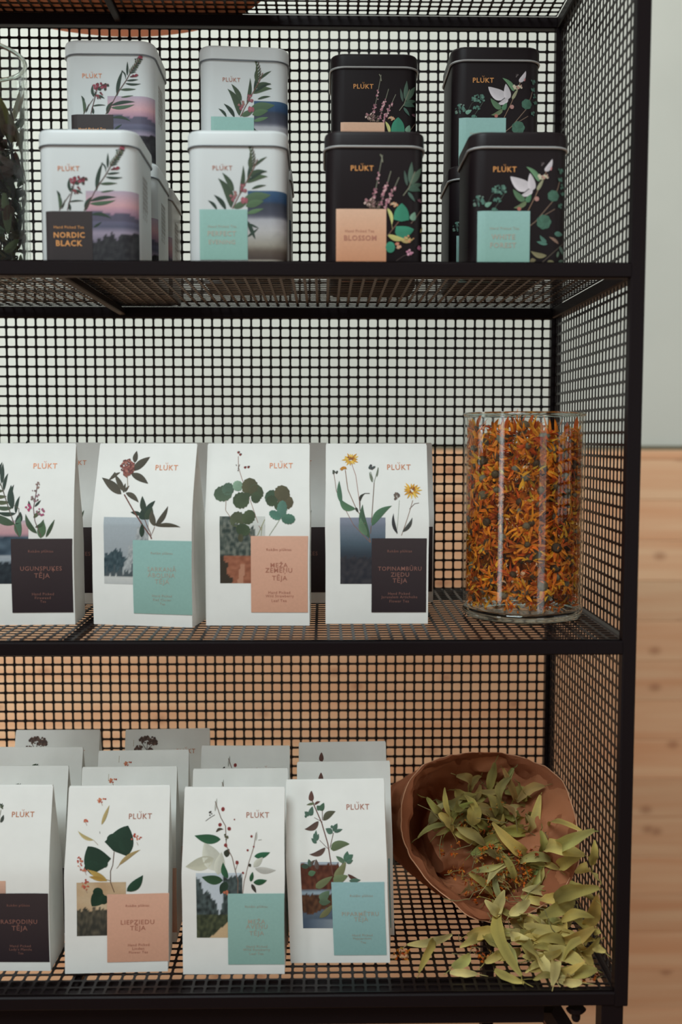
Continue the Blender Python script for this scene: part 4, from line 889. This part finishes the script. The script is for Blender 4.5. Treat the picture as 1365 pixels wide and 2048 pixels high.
def flower(p, ax):
    mb = MB(); u = ax.cross(rvec()).normalized(); v = ax.cross(u); rc = R.uniform(.0035, .0058)
    base = R.choice([lin((84, 70, 48)), lin((112, 98, 74)), lin((74, 54, 34)), lin((122, 116, 96))])
    i = len(mb.v); o = []
    for r, h in ((.35, .9), (.8, .6), (1, .1), (.7, -.5)):
        o.append([p+u*(rc*r*math.cos(a))+v*(rc*r*math.sin(a))+ax*(rc*h) for a in [2*PI*k/9 for k in range(9)]])
    o = [[cj(q) for q in r] for r in o]
    mb.rings(o, True, [tuple(c*f for c in base) for f in (1.1, 1, .9, .8)], True, True)
    n = R.randint(11, 17); col = R.choice(ORG)
    for k in range(n):
        a = 2*PI*k/n+R.uniform(-.25, .25); dr = u*math.cos(a)+v*math.sin(a)
        c = tuple(x*R.uniform(.75, 1.2) for x in R.choice([col, R.choice(ORG)]))
        ribbon(mb, p+dr*rc*.85, (dr+ax*R.uniform(-.3, .9)), ax, R.uniform(.009, .0165), R.uniform(.0022, .0042), c, R.uniform(-1.6, 1.6), R.uniform(-1.4, 1.4), 5, cj)
    return mb
gold = 'dried marigold flower heads in the jar'
k = 0
for ring_r, cnt in ((JR-.0095, 190), (JR*.55, 50)):
    for i in range(cnt):
        h = (i+.5)/cnt; a = i*2.39996+R.uniform(-.2, .2); r = ring_r+R.uniform(-.004, .003)
        z = JZ+.018+h*.166+R.uniform(-.004, .004)
        ax = (Vector((math.cos(a), math.sin(a), 0))*R.uniform(.2, 1)+rvec()*.8).normalized()
        o = flower(Vector((JX+r*math.cos(a), JY+r*math.sin(a), z)), ax).build('marigold_flower', PETAL, None, False)
        tag(o, 'dried orange marigold flower head among those heaped in the glass jar', 'dried flower', gold)
mb = MB()
for i in range(2200):
    a = R.random()*2*PI; r = (JR-.0045)-abs(R.gauss(0, .006)); z = JZ+.012+.176*R.random()
    c = tuple(x*R.uniform(.6, 1.15) for x in R.choice(ORG))
    ribbon(mb, (JX+r*math.cos(a), JY+r*math.sin(a), z), rvec(), rvec(), R.uniform(.006, .014), R.uniform(.0014, .003), c, R.uniform(-2, 2), R.uniform(-1.5, 1.5), 4, cj)
for i in range(26):   # standing above the rim of the heap
    a = R.random()*2*PI; r = JR*.85*math.sqrt(R.random()); c = R.choice(ORG)
    ribbon(mb, (JX+r*math.cos(a), JY+r*math.sin(a), JZ+.184), Vector((R.uniform(-.4, .4), R.uniform(-.4, .4), 1)), rvec(), R.uniform(.010, .019), R.uniform(.003, .005), c, R.uniform(-1, 1), 0, 5, cj)
tag(mb.build('marigold_petals', PETAL), 'loose orange marigold petals filling the glass jar', 'petals', kind='stuff')
o = flower(Vector((JX-.004, JY-.02, JZ+.190)), Vector((.2, -.3, 1)).normalized()); tag(o.build('marigold_flower', PETAL), 'dried marigold flower head lying on top of the heap in the jar', 'dried flower', gold)

# dark herb in the left jar
HB = [lin(c) for c in ((82, 74, 58), (60, 54, 42), (104, 98, 72), (70, 50, 44), (92, 88, 62), (48, 42, 34))]
cl = clampjar(LX, LY, LZ)
for i in range(150):
    a = i*2.39996; r = JR-.0045-abs(R.gauss(0, .004)); z = LZ+.014+.145*((i+.5)/150); mb = MB()
    p = Vector((LX+r*math.cos(a), LY+r*math.sin(a), z)); dr = Vector((math.cos(a), math.sin(a), 0))
    ribbon(mb, p, dr.cross(rvec()), dr, R.uniform(.018, .040), R.uniform(.007, .014), tuple(x*R.uniform(.7, 1.3) for x in R.choice(HB)), R.uniform(-.9, .9), R.uniform(-.6, .6), 6, cl, 1)
    tag(mb.build('dried_leaf', PLANT), 'dark dried herb leaf packed in the left glass jar', 'dried leaf', 'dried herb leaves in the left jar')
mb = MB()
for i in range(900):
    a = R.random()*2*PI; r = (JR-.008)*math.sqrt(R.random()); z = LZ+.012+.135*R.random()
    ribbon(mb, (LX+r*math.cos(a), LY+r*math.sin(a), z), rvec(), rvec(), R.uniform(.01, .025), R.uniform(.002, .008), tuple(x*R.uniform(.5, 1.1) for x in R.choice(HB)), R.uniform(-1, 1), R.uniform(-1, 1), 4, cl, 1)
tag(mb.build('herb_crumbs', PLANT), 'dark crumbled herb filling the left glass jar', 'dried herb', kind='stuff')

# ------------------------------------------------------------------ kraft bag with linden
FZ = Z3+MT+.0006
kb = empty('kraft_bag', (-.13, .16, FZ)); tag(kb, 'open brown kraft paper bag lying on its side, spilling dried linden leaves', 'paper bag')
KO = Vector(kb.location)
# mouth rim measured in the photo: pixel and depth, clockwise from the left
RIM = [((800, 1655), .152), ((808, 1590), .156), ((838, 1538), .170), ((900, 1514), .185), ((972, 1508), .205), ((1050, 1520), .215), ((1108, 1548), .200), ((1146, 1600), .152), ((1166, 1660), .120), ((1156, 1725), .112), ((1120, 1790), .110), ((1040, 1835), .115), ((960, 1845), .115), ((895, 1800), .120), ((850, 1755), .128), ((815, 1705), .145)]
rim = [at_y(p[0], p[1], y) for p, y in RIM]
def cr_loop(P, n):
    out = []
    m = len(P)
    for i in range(m):
        a, b_, c, d = P[i-1], P[i], P[(i+1) % m], P[(i+2) % m]
        for k in range(n):
            t = k/n
            out.append(.5*((2*b_)+(c-a)*t+(2*a-5*b_+4*c-d)*t*t+(3*b_-a-3*c+d)*t**3))
    return out
RN = cr_loop(rim, 9); NR = len(RN); cen = sum(RN, Vector())/NR
AX = Vector((-.40, .72, -.30)).normalized()      # from the mouth into the bag
endc = Vector((-.165, .245, FZ+.032))
def crumple(p, s=1):
    def rd(q): return 1-2.6*abs(noise.noise(q))
    a = Vector((rd(p*24), rd(p*24+Vector((5, 1, 2))), rd(p*24+Vector((9, 4, 7)))))*.0042
    c = Vector((rd(p*62+Vector((1, 8, 3))), rd(p*62+Vector((5, 1, 2))), rd(p*62+Vector((9, 4, 7)))))*.0020
    return (a+c)*s
def flo(p, lim=FZ, fixed=True):
    return Vector((min(max(p.x, -.203), -.018), min(p.y, D-.017), max(p.z, lim)))
outer = []
NSEG = 26
for j in range(NSEG+1):
    t = j/NSEG; ring = []
    for i, p in enumerate(RN):
        rel = p-cen; ang = 2*PI*i/NR
        e = endc+Vector((-math.cos(ang)*.012-.004*math.sin(ang), -math.cos(ang)*-.055, math.sin(ang)*.024))
        bulge = 1+.05*math.sin(PI*min(1, t*1.6))
        m = (cen+rel*bulge).lerp(e, t**1.15)
        q = m+(crumple(m, .35+1.0*min(1, t*4)) if t > 0 else crumple(m, .35)); ring.append(flo(q)-KO)
    outer.append(ring)
b = MB(); b.rings(outer, cap1=True); b.build('paper_shell', KRAFT, kb, False)
sh_o = C.objects[-1]; edgesharp(C.objects['paper_shell'], .5)
inner = []
for j, (sc, dp) in enumerate(((1.0, 0), (.985, -.003), (.965, -.003), (.94, .000), (.915, .006), (.895, .014), (.875, .022), (.86, .031), (.85, .040), (.84, .050), (.83, .060), (.80, .072), (.77, .085), (.70, .105), (.50, .12))):
    ring = []
    for i, p in enumerate(RN):
        ang = 2*PI*i/NR; rel = p-cen
        fold = 1-.05*max(0, math.sin(ang*3+1.1))*min(1, j/3)
        m = cen+rel*(sc*fold)+AX*dp
        q = m+crumple(m+Vector((3, 0, 0)), .35+.65*min(1, j/3))*(1 if j else 0)+(crumple(m, .35) if j == 0 else Vector()); ring.append(flo(q, FZ+.0015)-KO)
    inner.append(ring)
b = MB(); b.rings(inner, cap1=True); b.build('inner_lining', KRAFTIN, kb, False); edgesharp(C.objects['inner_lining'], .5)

b = MB(); pe = [p-KO for p in [flo(q+crumple(q, .35))+(-AX)*.0004 for q in RN]]; b.tube(pe+[pe[0]], .0007, 5, caps=False); b.build('mouth_edge', KRAFTE, kb, True)
LC = [lin(c) for c in ((222, 202, 122), (206, 188, 106), (230, 212, 142), (190, 170, 94), (212, 184, 104), (176, 162, 92), (200, 196, 118))]
def fix(p, px, py):
    """slide a point along its sight line until it is clear of the side sheet"""
    if p.x > -.024:
        t = (-.024-CAM.x)/(p.x-CAM.x); p = CAM+(p-CAM)*t
    return p
def bract(p, q, wd, bow=.15, curl=0, col=None, zlim=FZ, nvec=None, stalk=True, neat=False):
    """dried linden bract from p to q (3-D points)"""
    p = Vector(p); q = Vector(q); d = q-p; L = d.length; d.normalize()
    up = nvec or (Vector((R.uniform(-.6, .6), -1, R.uniform(.2, .9)))).normalized()
    s = d.cross(up).normalized(); nr = s.cross(d); col = col or R.choice(LC); mb = MB(); n = 9; rows = []
    sb = R.uniform(-.2, .2); ph = R.random()*6; pk = R.uniform(.75, 1.35); n = 14; hook = R.choice([0, 0, R.uniform(-.5, .5)])
    if neat: sb *= .4; hook = 0; up = Vector((R.uniform(-.3, .3), -1, .5)).normalized(); s = d.cross(up).normalized(); nr = s.cross(d)
    for k in range(n+1):
        t = k/n; e = wd/2*max(.07, math.sin(PI*(.03+.94*t)**pk)**.55)*(1+.05*math.sin(ph*3+t*15))
        m = p.lerp(q, t)+nr*(4*bow*L*t*(1-t))+s*(4*sb*L*t*(1-t))+nr*(hook*L*max(0, t-.7)**1.5*1.6); tw = curl*(t-.5)*1.6
        sd = (s*math.cos(tw)+nr*math.sin(tw)); nn = (nr*math.cos(tw)-s*math.sin(tw))
        cup = e*(.45+.3*math.sin(ph+t*5)); wv = .16*e*math.sin(ph+t*17)
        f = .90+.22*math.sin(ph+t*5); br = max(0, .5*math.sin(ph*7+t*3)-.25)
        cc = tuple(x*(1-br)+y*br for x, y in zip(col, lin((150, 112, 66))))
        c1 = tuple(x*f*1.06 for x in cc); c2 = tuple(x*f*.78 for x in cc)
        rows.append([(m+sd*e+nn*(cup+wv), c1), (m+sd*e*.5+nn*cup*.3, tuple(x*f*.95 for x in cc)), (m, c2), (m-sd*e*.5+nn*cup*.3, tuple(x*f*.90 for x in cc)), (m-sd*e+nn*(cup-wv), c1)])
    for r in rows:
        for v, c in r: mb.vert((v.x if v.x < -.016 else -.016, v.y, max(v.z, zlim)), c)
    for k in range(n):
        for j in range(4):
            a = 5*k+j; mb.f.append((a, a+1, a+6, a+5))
    if stalk:
        e = q+d*R.uniform(.005, .014)+Vector((0, 0, -.003)); e.z = max(e.z, zlim+.001); e.x = min(e.x, -.018)
        mb.tube([rows[-1][2][0]*1, (q+e)/2+nr*.002, e], .00045, 4, tuple(x*.7 for x in col))
    return mb
G4 = 'dried linden bracts spilled over the lower shelf'; G5 = 'dried linden bracts inside the kraft bag'
def add_bract(mb, inside=False):
    o = mb.build('linden_bract', PLANT, None, True)
    tag(o, 'pale yellow-green dried linden bract lying inside the open kraft bag' if inside else 'pale yellow-green dried linden bract spilled in front of the kraft bag', 'dried leaf', G5 if inside else G4)
# bracts that can be told apart: start px, end px, width px, height over shelf (or depth)
FLB = [((1002, 1822), (1044, 1952), 25, .014), ((940, 1908), (905, 1935), 22, .004), ((1048, 1850), (1150, 1868), 27, .020), ((1120, 1870), (1190, 1855), 24, .012), ((870, 1878), (838, 1945), 17, .003), ((905, 1868), (815, 1890), 17, .005),
       ((1090, 1900), (1175, 1935), 30, .006), ((1105, 1942), (1195, 1940), 27, .003), ((990, 1940), (1050, 1965), 17, .003), ((900, 1945), (955, 1948), 16, .003), ((1060, 1940), (1110, 1905), 22, .005), ((1000, 1862), (935, 1870), 26, .010), ((1030, 1880), (1120, 1885), 30, .012), ((1150, 1890), (1185, 1935), 20, .008),
       ((1080, 1835), (1150, 1800), 28, .034), ((1110, 1800), (1200, 1775), 30, .040), ((1170, 1850), (1195, 1790), 28, .030), ((1140, 1830), (1180, 1870), 26, .02), ((1010, 1900), (970, 1925), 18, .005), ((1115, 1960), (1165, 1965), 18, .002), ((920, 1895), (970, 1870), 20, .004), ((1160, 1900), (1200, 1875), 16, .010)]
for a, b_, wpx, h in FLB:
    P_ = fix(at_z(*a, FZ+h), *a); Q_ = fix(at_z(*b_, FZ+h*R.uniform(.4, 1.1)), *b_); sc_ = (P_.y-CAM.y)/F
    add_bract(bract(P_, Q_, wpx*sc_, R.uniform(.03, .12), R.uniform(-.5, .5), neat=True))
MOB = [((985, 1645), (1065, 1715), 27, .150), ((1010, 1665), (1048, 1652), 25, .155), ((1056, 1690), (1082, 1590), 22, .165), ((1100, 1656), (1165, 1662), 14, .150), ((1090, 1700), (1170, 1710), 30, .140), ((1130, 1690), (1190, 1660), 28, .130), ((1190, 1680), (1185, 1730), 22, .110), ((1110, 1735), (1090, 1770), 16, .130), ((1120, 1735), (1165, 1705), 26, .125),
       ((955, 1610), (945, 1650), 32, .175), ((975, 1590), (1015, 1640), 34, .185), ((880, 1625), (905, 1665), 22, .165), ((890, 1575), (900, 1630), 12, .165), ((895, 1610), (975, 1590), 26, .190), ((1010, 1585), (1075, 1590), 22, .200), ((900, 1655), (955, 1690), 26, .175), ((985, 1735), (1010, 1765), 18, .140), ((1045, 1780), (1095, 1785), 22, .120), ((940, 1745), (985, 1790), 16, .130), ((1000, 1700), (1030, 1765), 16, .135),
       ((1080, 1740), (1060, 1790), 18, .125), ((1010, 1780), (985, 1830), 26, .105), ((1060, 1800), (1020, 1830), 24, .10), ((1150, 1745), (1195, 1760), 26, .110), ((1130, 1780), (1190, 1800), 26, .095), ((1080, 1800), (1130, 1790), 24, .105), ((970, 1800), (1000, 1830), 22, .105), ((1050, 1600), (1065, 1645), 18, .19), ((930, 1590), (955, 1625), 16, .18), ((1020, 1610), (1050, 1640), 26, .19)]
for a, b_, wpx, y in MOB:
    P_ = fix(at_y(*a, y), *a); Q_ = fix(at_y(*b_, y-R.uniform(-.012, .012)), *b_); sc_ = (P_.y-CAM.y)/F*.95
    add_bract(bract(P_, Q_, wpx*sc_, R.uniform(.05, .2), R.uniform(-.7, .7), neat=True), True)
# the heap: a mound from the mouth down to the shelf
def heap(px, py, rx, ry, n, ylo, yhi, wlo, whi, inside, dark=1):
    for i in range(n):
        a = R.random()*2*PI; q = math.sqrt(R.random()); x = px+rx*q*math.cos(a); yy = py+ry*q*math.sin(a)
        P_ = fix(at_y(x, yy, R.uniform(ylo, yhi)), x, yy); P_.z = max(P_.z, FZ+.001)
        d = rvec(); d.y *= .5; d.z *= .8; L = R.uniform(.026, .048)
        Q_ = P_+d*L; Q_.z = max(Q_.z, FZ+.001); Q_.x = min(Q_.x, -.02)
        c = tuple(v*dark*R.uniform(.8, 1.05) for v in R.choice(LC))  # dark scales bracts down deeper in the bag, painting in the shade there
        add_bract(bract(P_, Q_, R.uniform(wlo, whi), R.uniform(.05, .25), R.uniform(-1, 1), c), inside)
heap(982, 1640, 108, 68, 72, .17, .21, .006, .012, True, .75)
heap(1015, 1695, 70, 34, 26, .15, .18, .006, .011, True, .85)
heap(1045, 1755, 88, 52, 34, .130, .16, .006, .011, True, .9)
for i in range(62):
    x = R.gauss(1085, 52); yy = R.gauss(1870, 38); h = max(0, .036*(1-abs(x-1100)/170)*(1-(yy-1790)/170))*R.random()
    P_ = at_z(min(x, 1190), min(max(yy, 1800), 1955), FZ+h+.001); P_ = fix(P_, x, yy); d = rvec(); d.z *= .3; d.normalize(); Q_ = P_+d*R.uniform(.02, .04); Q_.z = max(Q_.z, FZ+.001); Q_.x = min(Q_.x, -.02); Q_.y = max(Q_.y, .008)
    add_bract(bract(P_, Q_, R.uniform(.006, .0105), R.uniform(.05, .3), R.uniform(-1.2, 1.2)))
# blossoms: small orange-brown clusters on thread-like stalks
OB = [lin(c) for c in ((226, 124, 44), (204, 98, 36), (230, 150, 62), (166, 82, 38), (206, 150, 74))]
def blossom(p, zlim=FZ, r=.006):
    mb = MB(); p = Vector(p)
    for i in range(R.randint(5, 9)):
        q = p+rvec()*r*R.random()**.5; q.z = max(q.z, zlim+.0012); c = R.choice(OB)
        for k in range(R.randint(3, 5)):
            ribbon(mb, q, rvec(), rvec(), R.uniform(.002, .004), R.uniform(.0016, .0028), tuple(v*R.uniform(.7, 1.2) for v in c), R.uniform(-1, 1), 0, 2, lambda v: Vector((min(v.x, -.016), v.y, max(v.z, zlim))))
    for i in range(2):
        d = rvec(); d.z *= .4; q = p+d*R.uniform(.008, .02); q.z = max(q.z, zlim+.0005); q.x = min(q.x, -.017)
        m = (p+q)/2+rvec()*.002; m.z = max(m.z, zlim+.0005); m.x = min(m.x, -.017); pp = Vector((min(p.x, -.017), p.y, max(p.z, zlim+.0005)))
        mb.tube([pp, m, q], .0004, 4, lin((150, 134, 84)))
    return mb
BL = [((R.gauss(1010, 45), R.gauss(1745, 38)), .06) for _ in range(26)]+[((R.gauss(955, 40), R.gauss(1670, 25)), .06) for _ in range(12)]+[((945, 1895), 0), ((965, 1915), 0), ((800, 1912), 0), ((812, 1918), 0), ((1110, 1895), 0), ((1190, 1825), .02), ((1180, 1960), 0), ((985, 1918), 0), ((1175, 1725), .09), ((1000, 1770), .05), ((1030, 1745), .06), ((1045, 1760), .05), ((960, 1660), .10), ((935, 1650), .1), ((958, 1690), .09), ((910, 1700), .09), ((985, 1780), .04), ((1010, 1790), .04), ((975, 1760), .05), ((1070, 1770), .045), ((905, 1635), .11), ((925, 1740), .07), ((1055, 1745), .06), ((970, 1735), .06), ((990, 1700), .08), ((1020, 1770), .04), ((1000, 1750), .055)]
for (x, yy), h in BL:
    p = at_z(x, yy, FZ+h) if h < .03 else at_y(x, yy, .175 if yy < 1700 else .135)
    o = blossom(p, FZ, .0095).build('linden_blossom', PLANT); tag(o, 'small orange brown dried linden blossom cluster among the pale bracts', 'dried flower', 'dried linden blossoms at the kraft bag')
# thread-like stalks across the heap
for i in range(44):
    x, yy = R.uniform(880, 1180), R.uniform(1640, 1940); mb = MB()
    p = at_y(x, yy, .15-.0006*max(0, yy-1750)) ; p.z = max(p.z, FZ+.001); d = rvec(); d.y *= .4; q = p+d*R.uniform(.02, .04); q.z = max(q.z, FZ+.0006); q.x = min(q.x, -.018); p.x = min(p.x, -.018)
    m = (p+q)/2+rvec()*.004; m.z = max(m.z, FZ+.0006); m.x = min(m.x, -.018)
    mb.tube([p, m, q], .00042, 4, lin((146, 136, 92))); tag(mb.build('linden_stalk', PLANT), 'thin dry linden stalk crossing the heap of pale bracts', 'dried stalk', 'dried linden stalks at the kraft bag')
